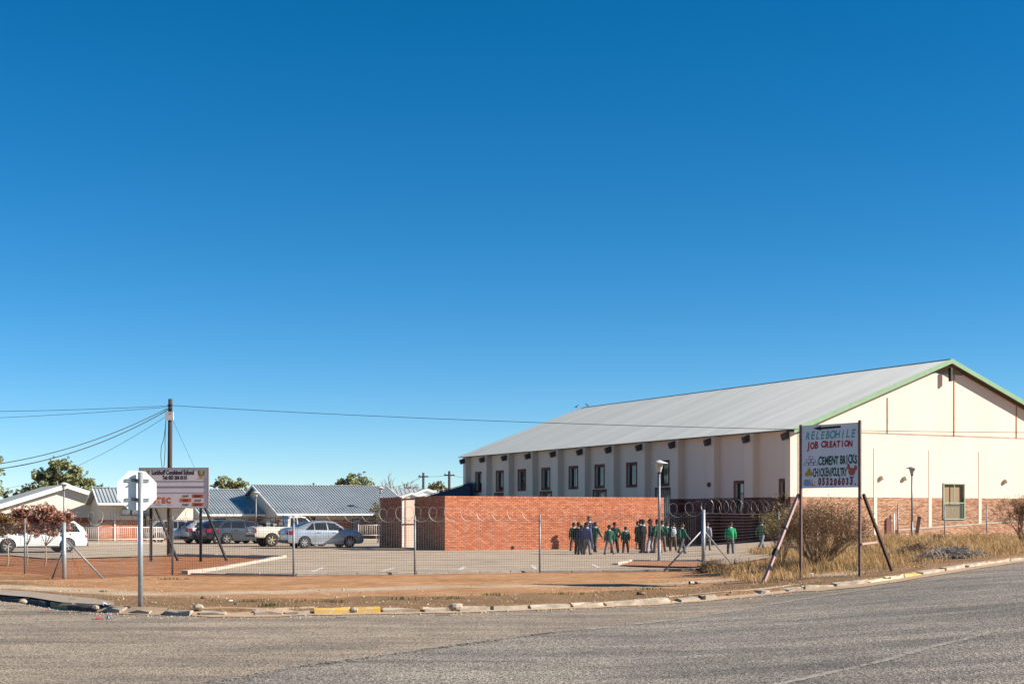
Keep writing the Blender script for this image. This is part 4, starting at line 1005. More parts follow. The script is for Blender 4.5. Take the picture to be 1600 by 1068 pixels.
def car(name, label, pos, head, sp, pm, group='cars parked in the school yard', rim=None):
    Lc = sp['L']; st = interp_st(sp['st']); X = [s[0] for s in st]
    f = lambda k: (lambda x: float(np.interp(x, X, [s[k] for s in st])))
    zb, zm, zt_, wb, wt = f(1), f(2), f(3), f(4), f(5)
    e = empty(name, pos, head, label, 'car', group)
    ox = Lc/2
    def ring(x):
        b, m, t, w, v = zb(x), zm(x), zt_(x), wb(x), wt(x)
        h = [(0,b),(w*.80,b),(w*.95,b+.06),(w*.995,b+(m-b)*.35),(w*1.0,b+(m-b)*.62),(w*.975,b+(m-b)*.93),(w*.955,m),(v+(w*.955-v)*.5,m+(t-m)*.5),(v,t-min(.09,(t-m)*.35)),(v*.86,t-min(.02,(t-m)*.1)),(0,t+.012)]
        return [(x-ox,-y,z) for y, z in h] + [(x-ox,y,z) for y, z in h[-2:0:-1]]
    body = MB().rings([ring(s[0]) for s in st]).build('body', pm, e, True); fix_normals(body)
    R_ = sp['r']
    cut = MB()
    for xw in sp['wx']: cut.lathe([(R_+.055,-1.2),(R_+.055,1.2)], 28, 'Y', (xw-ox,0,R_-.01), True)
    if 'bed' in sp: q = sp['bed']; cut.box(q[0]-ox,q[1]-ox,-q[2],q[2],q[3],3)
    co = cut.build('cut', pm); fix_normals(co); co.location = pos; co.rotation_euler = (0,0,head)
    bpy.context.view_layer.update()
    md = body.modifiers.new('b','BOOLEAN'); md.operation = 'DIFFERENCE'; md.solver = 'EXACT'; md.object = co
    baked(body); bpy.data.objects.remove(co)
    body.data.polygons.foreach_set('use_smooth', [True]*len(body.data.polygons))
    try: body.data.set_sharp_from_angle(angle=R(32))
    except Exception: pass
    MB().box(sp['wx'][0]-ox-.3, sp['wx'][1]-ox+.3, -wb(Lc/2)*.62, wb(Lc/2)*.62, zb(Lc/2)+.01, zm(Lc/2)*.72).build('underbody', trim_m, e)
    def ys(x, z):
        m, t, w, v = zm(x), zt_(x), wb(x), wt(x); r_ = ring(x)[:11]
        zz = [p[2] for p in r_]; yy = [-p[1] for p in r_]
        for i in range(1, 9):
            if zz[i] <= z <= zz[i+1]: return yy[i]+(yy[i+1]-yy[i])*(z-zz[i])/max(1e-6, zz[i+1]-zz[i])
        return w
    for sgn in (-1, 1):
        for (xb0, xt0, xb1, xt1) in sp['win']:
            g = []
            for j in range(5):
                row = []
                for i in range(9):
                    xb_, xt_ = xb0+(xb1-xb0)*i/8, xt0+(xt1-xt0)*i/8; t = j/4; x = xb_+(xt_-xb_)*t
                    z0, z1 = zm(xb_)+.035, zt_(xt_)-.10
                    z = z0+(z1-z0)*t; row.append((x-ox, sgn*(ys(x,z)+.007), z))
                g.append(row)
            mb = MB(); n = 9; mb.add([p for r2 in g for p in r2], [(j*n+i,j*n+i+1,(j+1)*n+i+1,(j+1)*n+i) for j in range(4) for i in range(8)])
            mb.build('side_window', carglass, e, True)
        for (x, z) in sp.get('handles', ()):
            MB().box(x-ox-.09,x-ox+.09,sgn*(ys(x,z)+.012)-.014,sgn*(ys(x,z)+.012)+.014,z-.018,z+.018).build('door_handle', sp.get('hm', trim_m), e)
        for x in sp.get('gaps', ()):
            mb = MB(); zz = np.linspace(zb(x)+.12, zm(x)+.02, 7); P = [(x-ox, sgn*(ys(x,z)-.004), z) for z in zz]; mb.path(P, .008, 4); mb.build('door_gap', trim_m, e)
        x = .03; tl = sp['tail']
        t2 = MB(); pts = []
        for a in np.linspace(tl[0], tl[1], 5):
            pts.append([(a-ox, sgn*(ys(a+.02,z)+.010), z) for z in np.linspace(tl[2], tl[3], 4)])
        t2.add([p for r2 in pts for p in r2], [(i*4+j,i*4+j+1,(i+1)*4+j+1,(i+1)*4+j) for i in range(4) for j in range(3)]); t2.build('tail_lamp', tail_m, e)
        w0 = wb(.05); MB().box(-ox-.012,-ox+.02,sgn*(w0*.74)-.13,sgn*(w0*.74)+.13,tl[2],tl[3]).build('tail_lamp', tail_m, e)
        hl = sp['headl']; h2 = MB(); pts = []
        for a in np.linspace(hl[0], hl[1], 5): pts.append([(a-ox, sgn*(ys(a-.02,z)+.010), z) for z in np.linspace(hl[2], hl[3], 4)])
        h2.add([p for r2 in pts for p in r2], [(i*4+j,i*4+j+1,(i+1)*4+j+1,(i+1)*4+j) for i in range(4) for j in range(3)]); h2.build('headlight', headl_m, e)
        mx2 = sp['mirror']; MB().box(mx2-ox-.07,mx2-ox+.10,sgn*(wb(mx2)+.02)-.09,sgn*(wb(mx2)+.02)+.09,zm(mx2)+.02,zm(mx2)+.16).build('mirror', pm, e)
        MB().box(sp['wx'][0]+R_+.1-ox, sp['wx'][1]-R_-.1-ox, sgn*wb(Lc/2)*.985-.02, sgn*wb(Lc/2)*.985+.02, zb(Lc/2)+.0, zb(Lc/2)+.07).build('sill', trim_m if sp.get('trim') else pm, e)
        for xw in sp['wx']:
            wy = sgn*(wb(xw)-.095)
            w = empty('wheel', (xw-ox, wy, R_)); w.parent = e
            ty = MB().lathe([(R_*.62,-.09),(R_*.9,-.10),(R_,-.07),(R_,.07),(R_*.9,.10),(R_*.62,.09)], 26, 'Y'); ty.build('tyre', tyre_m, w, True)
            rm = MB().lathe([(0,sgn*.05),(R_*.63,sgn*.05)], 22, 'Y'); rm.build('rim_back', trim_m, w)
            sk = MB(); ns = sp.get('spokes', 6)
            for k in range(ns):
                a = 2*math.pi*(k+.25)/ns; Mx = Matrix.Translation((math.cos(a)*R_*.36, sgn*.072, math.sin(a)*R_*.36)) @ Matrix.Rotation(-a, 4, 'Y'); sk.obox(Mx, R_*.52, .025, R_*.19)
            sk.lathe([(R_*.56,sgn*.062),(R_*.64,sgn*.088),(R_*.66,sgn*.06)], 26, 'Y'); sk.lathe([(0,sgn*.09),(R_*.14,sgn*.085),(R_*.15,sgn*.06)], 12, 'Y'); sk.build('rim', rim or rim_s, w)
    for (xa, xb_) in sp['glass']:
        g = []
        for x in np.linspace(xa, xb_, 7): g.append([(x-ox, y*wt(x)*.90, zt_(x)+.017-abs(y)**3*.018) for y in (-1,-.5,0,.5,1)])
        mb = MB(); mb.add([p for r2 in g for p in r2], [(i*5+j,i*5+j+1,(i+1)*5+j+1,(i+1)*5+j) for i in range(6) for j in range(4)]); mb.build('windscreen', carglass, e, True)
    pz = sp.get('plate', .75); MB().box(-ox-.02,-ox+.01,-.26,.26,pz-.06,pz+.06).build('number_plate', plate_m, e)
    MB().box(-ox-.03,-ox+.05,-wb(.05)*.9,wb(.05)*.9,zb(.1)+.02,zb(.1)+.16).build('rear_bumper', sp.get('bump', trim_m), e)
    return e, wb, zt_

sedan = dict(L=4.4, r=.31, wx=(.95,3.5), spokes=7, st=[(0,.36,.70,.86,.60,.55),(.06,.28,.86,1.02,.78,.66),(.30,.24,.93,1.10,.83,.68),(.62,.23,.94,1.13,.845,.66),(1.35,.22,.94,1.40,.85,.56),(1.75,.21,.935,1.45,.85,.57),(2.35,.21,.925,1.46,.85,.57),(2.75,.21,.915,1.41,.85,.58),(3.45,.21,.90,1.02,.845,.66),(3.75,.21,.86,.97,.84,.66),(4.15,.22,.74,.88,.80,.62),(4.34,.26,.62,.74,.70,.5),(4.40,.34,.52,.60,.58,.42)],
    win=((1.0,1.45,1.50,1.52),(1.55,1.57,2.24,2.22),(2.31,2.28,3.22,2.72)), glass=((.72,1.33),(2.83,3.42)), handles=((1.75,.84),(2.62,.82)), gaps=(1.52,2.28,3.2), tail=(.02,.36,.72,.92), headl=(3.9,4.3,.6,.74), mirror=3.1, hm=rim_s)
hatch = dict(L=4.3, r=.32, wx=(.78,3.4), spokes=5, st=[(0,.38,.72,.90,.62,.58),(.05,.28,.86,1.08,.80,.62),(.25,.25,.95,1.22,.85,.60),(.62,.24,.96,1.42,.87,.58),(1.4,.22,.94,1.48,.88,.58),(2.2,.21,.92,1.47,.88,.58),(2.6,.21,.91,1.41,.88,.60),(3.3,.21,.90,1.02,.87,.66),(3.7,.21,.85,.95,.86,.66),(4.1,.22,.72,.85,.80,.6),(4.3,.34,.52,.6,.58,.42)],
    win=((.42,.72,1.05,1.1),(1.12,1.15,1.95,1.95),(2.02,2.0,3.05,2.55)), glass=((.14,.58),(2.68,3.26)), handles=((1.4,.84),(2.25,.82)), gaps=(1.08,1.98,3.05), tail=(.02,.30,.72,.94), headl=(3.8,4.2,.58,.74), mirror=2.95)
suv = dict(L=4.5, r=.35, wx=(.85,3.55), spokes=5, st=[(0,.5,.8,1.0,.66,.62),(.05,.40,1.0,1.3,.84,.66),(.2,.36,1.05,1.55,.88,.66),(.5,.34,1.05,1.68,.89,.66),(1.5,.33,1.04,1.73,.90,.66),(2.5,.33,1.02,1.70,.90,.66),(2.75,.33,1.02,1.64,.90,.67),(3.3,.33,1.0,1.15,.89,.72),(3.8,.33,.96,1.06,.88,.72),(4.3,.35,.8,.94,.82,.66),(4.5,.5,.6,.7,.62,.5)],
    win=((.3,.5,1.1,1.1),(1.17,1.17,1.95,1.95),(2.02,2.02,3.05,2.68)), glass=((.11,.42),(2.8,3.25)), handles=((1.4,.95),(2.25,.93)), gaps=(1.13,1.98,3.1), tail=(.02,.22,.9,1.25), headl=(4.0,4.4,.7,.88), mirror=2.95)
wagon = dict(L=4.75, r=.37, wx=(.98,3.72), spokes=6, st=[(0,.58,.82,.98,.70,.66),(.05,.50,1.0,1.12,.84,.72),(.16,.47,1.06,1.40,.86,.68),(.55,.46,1.09,1.74,.87,.66),(.75,.45,1.09,1.78,.87,.66),(2.2,.44,1.07,1.78,.87,.66),(2.7,.44,1.06,1.74,.87,.66),(3.35,.44,1.05,1.16,.86,.72),(3.9,.44,1.0,1.10,.86,.72),(4.45,.45,.86,1.0,.82,.68),(4.72,.5,.7,.86,.74,.6),(4.75,.52,.66,.8,.7,.56)],
    win=((.34,.60,1.42,1.42),(1.52,1.52,2.15,2.15),(2.22,2.22,3.15,2.72)), glass=((.18,.5),(2.78,3.28)), handles=((1.7,.98),(2.45,.96)), gaps=(1.46,2.18,3.15), tail=(.02,.14,.82,1.02), headl=(4.3,4.65,.78,.95), mirror=3.0, trim=True)
pick = dict(L=4.95, r=.37, wx=(1.0,3.95), spokes=6, st=[(0,.62,.9,1.04,.80,.76),(.04,.52,1.05,1.10,.84,.80),(.3,.48,1.08,1.13,.85,.82),(1.93,.46,1.08,1.13,.85,.82),(1.97,.46,1.08,1.55,.85,.70),(2.12,.46,1.08,1.70,.85,.66),(2.8,.45,1.07,1.73,.85,.66),(3.05,.45,1.06,1.68,.85,.66),(3.7,.45,1.05,1.16,.85,.72),(4.2,.45,1.0,1.10,.85,.72),(4.7,.46,.86,1.0,.82,.68),(4.92,.52,.7,.84,.72,.58),(4.95,.54,.66,.8,.7,.56)],
    win=((2.1,2.16,2.5,2.5),(2.58,2.56,3.5,3.05)), glass=((3.12,3.62),), handles=((2.72,.97),), gaps=(1.95,2.54,3.5), tail=(.02,.12,.78,1.04), headl=(4.5,4.85,.76,.94), mirror=3.35, bed=(.1,1.88,.74,.72), plate=.6)
wagon['st'] = [(s[0], s[1]*.55, s[2]*.845, s[3]*.845, s[4], s[5]) for s in wagon['st']]; wagon['r'] = .33; wagon['handles'] = ((1.7,.83),(2.45,.81)); wagon['tail'] = (.02,.14,.69,.86); wagon['headl'] = (4.3,4.65,.66,.80)
silver = paint('silver_blue_paint', (.42,.46,.50)); greyp = paint('slate_grey_paint', (.09,.105,.125)); whitec = M('car_white', (.78,.78,.77), (.74,.74,.73), 2, .3, coat=.6); cream = M('car_cream', (.62,.58,.50), (.56,.52,.45), 2, .35, coat=.5); darkc = paint('dark_blue_paint', (.022,.028,.04)); silv2 = paint('bright_silver_paint', (.52,.53,.54))
UA = TH
def axle_pos(px, py, sp, head, rear=True):
    p = at(px, py); d = Vector((math.cos(head), math.sin(head), 0)); x = sp['wx'][0] if rear else sp['wx'][1]
    return Vector((p.x, p.y, gz(p.x,p.y)+.05)) + d*(sp['L']/2 - x) + Vector((-d.y, d.x, 0))*.8
car('parked_sedan', 'silver sedan with its front half in the shade of the brick enclosure', axle_pos(476,857.5,sedan,UA), UA, sedan, silver)
car('pickup_truck', 'cream white pickup with loaded bed parked behind the silver sedan', axle_pos(424.5,855,pick,UA), UA, pick, cream, rim=M('gold_rim', (.5,.42,.28), None, 5, .4, metal=.5))
car('parked_hatchback', 'slate grey hatchback with five spoke alloys left of the pickup', axle_pos(354,850.5,hatch,UA), UA, hatch, greyp)
car('parked_hatchback', 'dark blue hatchback squeezed left of the slate grey one', Vector((-17.4,88.6,.05)), UA+R(8), hatch, darkc)
car('parked_hatchback', 'bright silver hatchback behind the right post of the school sign', Vector((-18.9,90.2,.05)), UA+R(10), hatch, silv2)
car('parked_hatchback', 'pale silver hatchback leftmost of the row, partly behind the wooden pole', Vector((-21.0,90.0,.05)), UA-R(12), hatch, silv2)
wp = at(105,864.0); hd = TH+math.pi+R(6); dd = Vector((math.cos(hd), math.sin(hd), 0))
car('station_wagon', 'white station wagon behind the red leaved trees, cut by the left edge', Vector((wp.x,wp.y,.05)) + dd*(wagon['L']/2-wagon['wx'][0]) + Vector((dd.y,-dd.x,0))*.8, hd, wagon, whitec)
# load on the pickup bed
pk = axle_pos(424.5,855,pick,UA)
ld = empty('bed_load', pk + U*(-1.5), UA, 'dark tangle of steel rack and goods on the bed of the pickup', 'load')
rk = MB()
for x in (-.8,.0,.75):
    for y in (-.7,.7): rk.path([(x,y,.75),(x,y,1.75 if x > 0 else 1.6)], .02, 6)
for y in (-.7,.7):
    for z in (1.35,1.58): rk.path([(-.8,y,z),(.75,y,z+.05)], .018, 6)
for x in (-.8,.75): rk.path([(x,-.7,1.6),(x,.7,1.6)], .02, 6)
rk.build('rack', black_m, ld)
for k in range(6):
    x, y = -.6+.24*k, rng.uniform(-.4,.4); MB().bevbox(x-.15,x+.16,y-.25,y+.25,.74,1.15+rng.uniform(0,.3),.05,.05,rng).build('bundle', rubber if k % 2 else galv_d, ld)
# ------------------------------------------------------------------ people
skin_m = M('skin', (.15,.078,.048), (.11,.056,.034), 6, .5); hair_m = M('hair', (.008,.007,.006), None, 20, .8); shoe_m = M('shoe', (.012,.011,.011), None, 5, .5)
PG = 'school children standing by the brick enclosure'
def limb(mb, pts, rad, n=10): mb.path(pts, rad, n)
POSES = {   # name: (hip shift, left leg fwd, right leg fwd, spread, arm style)
 'stand': (0,0,.02,.065,'down'), 'pocket': (.01,.02,-.02,.07,'pocket'), 'apart': (0,-.05,.05,.125,'down'),
 'walk': (0,.17,-.17,.055,'swing'), 'bent': (.01,.03,-.03,.07,'bent'), 'side': (0,.0,.03,.05,'front'), 'wide': (0,.06,-.02,.16,'pocket')}
def vox(mb, name, size):
    o = mb.build('tmp', skin_m); m = o.modifiers.new('r', 'REMESH'); m.mode = 'VOXEL'; m.voxel_size = size; m.use_smooth_shade = True
    s = o.modifiers.new('s', 'SMOOTH'); s.iterations = 2; s.factor = .4
    baked(o); me_ = o.data; me_.name = name; me_.materials.clear(); bpy.data.objects.remove(o)
    me_.polygons.foreach_set('use_smooth', [True]*len(me_.polygons)); return me_
def person_meshes(pose, skirt=False):
    """figure of unit height 1.4 m, facing +y"""
    H = 1.40; hs_, lf_, rf_, spd, arms = POSES[pose]; S = lambda *p: Vector(p)*H
    B, J, T, sh = MB(), MB(), MB(), []
    ell = lambda z, a, b, y=0: [((a*math.cos(2*math.pi*k/14))*H, (y+b*math.sin(2*math.pi*k/14))*H, z*H) for k in range(14)]
    B.rings([ell(.45,.085,.06),ell(.50,.09,.065),(ell(.58,.08,.055)),ell(.68,.088,.058,-.004),ell(.76,.108,.06,-.006),ell(.805,.095,.05,-.004),ell(.83,.042,.038),ell(.875,.034,.034,.004)])
    B.ell(S(0,.012,.925), (.058*H,.070*H,.076*H), 14, 10); B.ell(S(0,.03,.895), (.044*H,.05*H,.045*H), 12, 8)
    B.ell(S(0,.088,.912), (.013*H,.016*H,.016*H), 8, 6); B.ell(S(0,.076,.884), (.022*H,.012*H,.008*H), 8, 6)
    for s in (-1,1): B.ell(S(s*.060,.008,.915), (.010*H,.016*H,.022*H), 8, 6)
    J.rings([ell(.455,.100,.078),ell(.50,.104,.080),ell(.58,.098,.074),ell(.68,.102,.074,-.006),ell(.755,.118,.076,-.008),(ell(.80,.104,.062,-.006)),ell(.828,.05,.046)])
    T.rings([ell(.44,.094,.074),ell(.50,.098,.076),ell(.54,.092,.07)])
    for s, fw in ((-1,lf_),(1,rf_)):
        hip = S(s*.048,0,.47); kn = S(s*(.048+spd*.45), fw*.55+.012, .265); an = S(s*(.03+spd), fw-(.03 if abs(fw) > .1 and fw < 0 else 0), .052+(.03 if fw < -.1 else 0)); 
        limb(B, [hip, kn, kn.lerp(an,.35), an], [.058*H,.040*H,.036*H,.022*H]); toe = an + S(s*.012,.085,-.028 if fw > -.1 else -.045)
        limb(B, [an, an.lerp(toe,.5), toe], [.022*H,.02*H,.015*H], 8)
        limb(T, [S(s*.046,0,.49), hip, kn, kn.lerp(an,.5), an+S(0,0,-.012)], [.062*H,.060*H,.050*H,.045*H,.042*H])
        sm_ = MB(); heel = an+S(0,-.028,-.03); limb(sm_, [heel, an+S(0,.01,-.026), an.lerp(toe,.6)+S(0,0,-.008), toe+S(s*.002,.012,0)], [.026*H,.031*H,.027*H,.016*H], 10); sh.append(sm_.mesh('shoe'))
        sd = S(s*.108,-.004,.785)
        if arms == 'down': el, wr = S(s*.145,-.02,.62), S(s*.15,.015,.475)
        elif arms == 'pocket': el, wr = S(s*.185,-.045,.635), S(s*.118,.02,.505)
        elif arms == 'swing': el, wr = S(s*.14,-fw*.45-.02,.62), S(s*.14,-fw*.75+.05,.50)
        elif arms == 'front': el, wr = S(s*.145,.01,.63), S(s*.06,.12,.60)
        else: el, wr = (S(s*.15,-.02,.62), S(s*.15,.03,.475)) if s < 0 else (S(.19,-.03,.64), S(.09,.11,.66))
        limb(B, [S(s*.08,0,.78), sd, el, wr], [.034*H,.033*H,.026*H,.018*H]); limb(J, [S(s*.07,-.004,.775), sd, el, el.lerp(wr,.93)], [.045*H,.043*H,.038*H,.029*H])
        dirv = (wr-el).normalized(); side = Vector((s,0,0)); side = (side-dirv*side.dot(dirv)).normalized(); fwd = dirv.cross(side)
        palm = wr+dirv*.042*H; limb(B, [wr, wr+dirv*.02*H, palm], [.018*H,.02*H,.019*H], 8)
        for k, (off, ln) in enumerate(((-.016,.045),(-.005,.052),(.006,.049),(.016,.038))):
            b0 = palm+fwd*off*H; limb(B, [b0-dirv*.012*H, b0+dirv*ln*.55*H, b0+dirv*ln*H-side*.014*H], [.0068*H,.0064*H,.005*H], 6)
        t0 = wr+dirv*.014*H-fwd*.014*H; limb(B, [t0, t0+dirv*.02*H-fwd*.016*H, t0+dirv*.044*H-fwd*.018*H], [.0078*H,.007*H,.0055*H], 6)
    if skirt:
        T = MB(); T.rings([ell(.56,.085,.066),ell(.50,.102,.08),ell(.38,.118,.092),ell(.27,.128,.10)])
    hm = MB(); rs = []
    for i in range(6):
        t = math.pi*.45*(1-i/5.2)+.0; z = .930+.083*math.cos(t) - .0
        rs.append([((.064*math.sin(t))*math.cos(2*math.pi*k/16)*H, (.006+.074*math.sin(t)*math.sin(2*math.pi*k/16))*H, (z-(.014 if math.sin(2*math.pi*k/16) < 0 else -.014)*math.sin(t)**4)*H) for k in range(16)])
    hm.rings(rs)
    ey = MB()
    for s in (-1,1): ey.ell(S(s*.024,.076,.925), (.008*H,.006*H,.006*H), 8, 6)
    cl_ = MB(); cl_.rings([ell(.815,.062,.056,-.004),ell(.832,.056,.05),ell(.845,.044,.042)], False)
    return dict(body=vox(B,'body',.0105), jersey=vox(J,'jersey',.018), trousers=(vox(T,'trousers',.018) if not skirt else T.mesh('skirt')), shoes=sh, hair=hm.mesh('hair'), eyes=ey.mesh('eyes'), collar=cl_.mesh('collar'))
PM = {k: person_meshes(k) for k in POSES}; PM['skirt'] = person_meshes('stand', True)
bag_me = {}
def bag_mesh():
    mb = MB(); H = 1.4
    rs = []
    for z, a, b in ((.50,.075,.03),(.53,.088,.045),(.62,.092,.055),(.72,.085,.048),(.77,.065,.035),(.79,.03,.02)):
        rs.append([((a*math.copysign(abs(math.cos(t))**.6, math.cos(t)))*H, (-.075-b*.8+b*math.copysign(abs(math.sin(t))**.6, math.sin(t)))*H, z*H) for t in [2*math.pi*k/16 for k in range(16)]])
    mb.rings(rs); me_ = mb.mesh('backpack'); 
    st_ = MB()
    for s in (-1,1): st_.path([(s*.06*H,-.085*H,.77*H),(s*.066*H,-.03*H,.83*H),(s*.068*H,.06*H,.79*H),(s*.075*H,.082*H,.70*H),(s*.088*H,.05*H,.58*H),(s*.085*H,-.06*H,.53*H)], .010*H, 5)
    return me_, st_.mesh('strap')
BAG, STRAP = bag_mesh()
C_ = lambda n, c: M('cloth_'+n, c, tuple(x*.75 for x in c), 7, .9, bump=.3, bscale=18, spec=.1)
green = C_('green',(.035,.115,.08)); dgreen = C_('dark_green',(.022,.07,.05)); blackc = C_('black',(.022,.024,.027)); navyc = C_('navy',(.06,.08,.15)); purp = C_('purple_blue',(.12,.12,.25)); greyc = C_('grey',(.19,.19,.195)); lgrey = C_('light_grey',(.36,.36,.40)); dgrey = C_('dark_grey',(.10,.10,.105)); whitecl = C_('white',(.62,.62,.64)); redc = C_('red',(.35,.02,.05)); bgreen = C_('bright_green',(.03,.36,.15)); brownc = C_('brown',(.15,.115,.085)); mutg = C_('muted_green',(.10,.20,.13))
def put(me_, name, parent, mat, smooth=True):
    o = bpy.data.objects.new(name, me_); COL.objects.link(o); o.parent = parent
    if not me_.materials: me_.materials.append(mat)
    o.material_slots[0].link = 'OBJECT'; o.material_slots[0].material = mat
    if smooth: me_.polygons.foreach_set('use_smooth', [True]*len(me_.polygons))
    return o
def person(px, py, top, pose, face, jm, tm, label, collar=whitecl, bag=None, adult=False, wid=1.0, Y=None):
    p = at(px, py) if Y is None else Vector((PX(px,Y), Y, gz(PX(px,Y),Y)))
    z = gz(p.x,p.y)+.048
    h = PZ(top, p.y)-z
    e = empty('person', (p.x,p.y,z), R(face), label, 'person', PG); s = h/(1.40*1.005); ws = s*(.92+.12*wid) ; e.scale = (ws, ws, s)
    d = PM[pose]
    put(d['body'], 'body', e, skin_m); put(d['jersey'], 'jersey', e, jm); put(d['trousers'], 'skirt' if pose == 'skirt' else 'trousers', e, tm)
    for m_ in d['shoes']: put(m_, 'shoe', e, shoe_m)
    put(d['hair'], 'hair', e, hair_m); put(d['eyes'], 'eyes', e, whitecl); put(d['collar'], 'collar', e, collar)
    if bag: b = put(BAG, 'backpack', e, bag); put(STRAP, 'strap', b, bag)
    return e
person(896.5,861.5,816,'bent',15,dgreen,brownc,'child in dark green jersey and brown trousers, leftmost of the group by the wall')
person(904,867,815,'stand',-10,blackc,dgrey,'child in black, second from the left by the wall, nearly hidden by neighbours')
person(908.5,867.3,820,'pocket',20,navyc,dgrey,'short child in navy just left of the one in blue and purple', wid=.8)
person(917,867.5,815,'stand',-30,purp,greyc,'child in blue and purple top in front of the tall person')
person(920.5,858.5,806,'stand',170,navyc,navyc,'tallest person in blue overalls facing the camera beside the brick wall', adult=True, Y=73.4)
person(930,864,815,'walk',-35,green,brownc,'child in green jersey stepping right beside the tall person')
person(952,867.3,819.5,'apart',10,green,greyc,'child in green jersey standing with grey legs apart')
person(960.5,865,815,'pocket',-5,dgreen,blackc,'child in dark jersey with a red collar', collar=redc)
person(977.5,864.5,822,'stand',5,green,dgrey,'short child in green jersey standing alone with hands down')
person(996,859,814,'skirt',-70,dgreen,blackc,'girl in dark green jersey and long black skirt nearest the wall', wid=.7)
person(1000.5,860,811,'stand',-80,dgreen,blackc,'child whose head shows between the girl in the skirt and the one in black', wid=.7)
person(1005,864.5,811,'stand',60,blackc,blackc,'child all in black with a white collar in the middle of the right group')
person(1016.5,865,810,'wide',75,dgreen,lgrey,'child in dark green jersey and wide light grey trousers')
person(1027.5,865,810.5,'bent',40,green,brownc,'child in green jersey partly hidden by the lamp post')
person(1034.5,863,812,'pocket',-20,green,brownc,'child in green jersey just right of the lamp post', wid=.8)
person(1042.5,861,815,'stand',-25,green,blackc,'child in green with black trousers left of the white backpack')
person(1052,862,815.5,'stand',0,blackc,brownc,'child carrying a white and grey backpack', bag=whitecl)
person(1065.5,866,816.5,'walk',-60,green,dgrey,'child with a green backpack walking beside the brace of the corner post', bag=green)
person(1105,861,815,'stand',-30,lgrey,greyc,'child in grey half hidden by the thick corner post', wid=.7)
person(1141.5,867,815,'walk',-12,bgreen,dgrey,'child with a bright green backpack walking behind the strand fence', bag=bgreen)
person(1190,862.5,810.5,'walk',-55,mutg,greyc,'child in faded green jersey walking towards the hall corner', wid=.8)
person(1229,853,812,'stand',-30,dgreen,greyc,'child in dark green behind the dry bush by the hall corner')
# ------------------------------------------------------------------ trees and shrubs
bark = M('bark', (.10,.07,.05), (.16,.12,.09), 6, .9, bump=.4, bscale=25); bark_p = M('pale_bark', (.42,.33,.24), (.33,.25,.18), 6, .9)
lf_green = leafmat('olive_leaves', (.11,.13,.055), (.40,.41,.20), (.25,.265,.12))
lf_dark = leafmat('dark_leaves', (.06,.08,.045), (.24,.26,.135), (.14,.165,.08))
lf_red = leafmat('red_leaves', (.22,.075,.05), (.55,.34,.23), (.39,.18,.12))
lf_yel = leafmat('yellow_leaves', (.16,.13,.05), (.33,.27,.13), (.22,.19,.07))
lf_dry = leafmat('dry_leaves', (.13,.07,.032), (.34,.215,.11), (.21,.125,.058))
def leaves(mb, c, rad, n, size, r, shell=.55, flat=1.0):
    for _ in range(n):
        while True:
            d = Vector((r.uniform(-1,1), r.uniform(-1,1), r.uniform(-1,1)))
            if .02 < d.length <= 1: break
        d = d.normalized()*(d.length**shell)
        p = Vector((c[0]+d.x*rad[0], c[1]+d.y*rad[1], c[2]+d.z*rad[2]))
        a = Vector((r.gauss(0,1), r.gauss(0,1), r.gauss(0,.7))).normalized(); b = a.orthogonal().normalized()
        if r.random() < .5: b = a.cross(b)
        s = size*r.uniform(.6,1.3)
        mb.add([p-a*s, p+b*s*.45, p+a*s, p-b*s*.45], [(0,1,2,3)])
def grow(mb, p, d, L_, r0, depth, rr, spread=.6, tips=None, n=(2,3), up=.15, shrink=.72):
    q = p + d*L_; m = p.lerp(q,.5) + Vector((rr.gauss(0,1),rr.gauss(0,1),rr.gauss(0,1)))*L_*.06
    mb.path([p, m, q], [r0, r0*.85, r0*.7], 5 if r0 > .02 else 3, False)
    if depth == 0:
        if tips is not None: tips.append(q)
        return
    for k in range(rr.randint(*n)):
        nd = (d + Vector((rr.gauss(0,1),rr.gauss(0,1),rr.gauss(0,.7)))*spread + Vector((0,0,up))).normalized()
        grow(mb, p.lerp(q, rr.uniform(.65,1.0)), nd, L_*shrink*rr.uniform(.75,1.15), r0*.62, depth-1, rr, spread, tips, n, up, shrink)
def tree(name, label, px, Y_, base_py, top, wpx, lm, seed, n=2600, leaf=.16, clumps=16, trunk=.28, group=None, low=None):
    r = random.Random(seed); x = PX(px,Y_); zt_ = PZ(top,Y_); w = wpx/F*Y_/2
    e = empty(name, (x,Y_,gz(x,Y_) if Y_ < 60 else 0), 0, label, 'tree', group)
    z0 = PZ(low, Y_) if low else zt_*.38
    tk = MB(); tips = []
    grow(tk, Vector((0,0,-.2)), Vector((.03,0,1)).normalized(), z0*.8, trunk, 3, r, .55, tips, (2,3), .2, .62)
    tk.build('trunk', bark, e, True)
    cr = MB(); zc = (z0+zt_)/2; hz_ = (zt_-z0)/2
    per = n//clumps
    for k in range(clumps + clumps//3):
        a = r.uniform(0,2*math.pi); u = math.sqrt(r.random()); zz = r.uniform(-.8,1)
        cap = (1-((zz+1)/2)**1.7*.78)*(.86+.34*noise.noise(Vector((math.cos(a)*1.3, math.sin(a)*1.3, seed*3.7+zz))))
        s = r.uniform(.16,.36)
        if k >= clumps: u, s, zz = r.uniform(1.0,1.2), r.uniform(.08,.15), zz*1.1
        c = (math.cos(a)*u*w*.86*cap, math.sin(a)*u*w*.86*cap, zc+zz*hz_*.80)
        leaves(cr, c, (w*s, w*s, hz_*s*1.0), int(per*(s/.26)**2), leaf, r)
    cr.build('crown', lm, e); return e
tg = 'trees behind the school roofs'
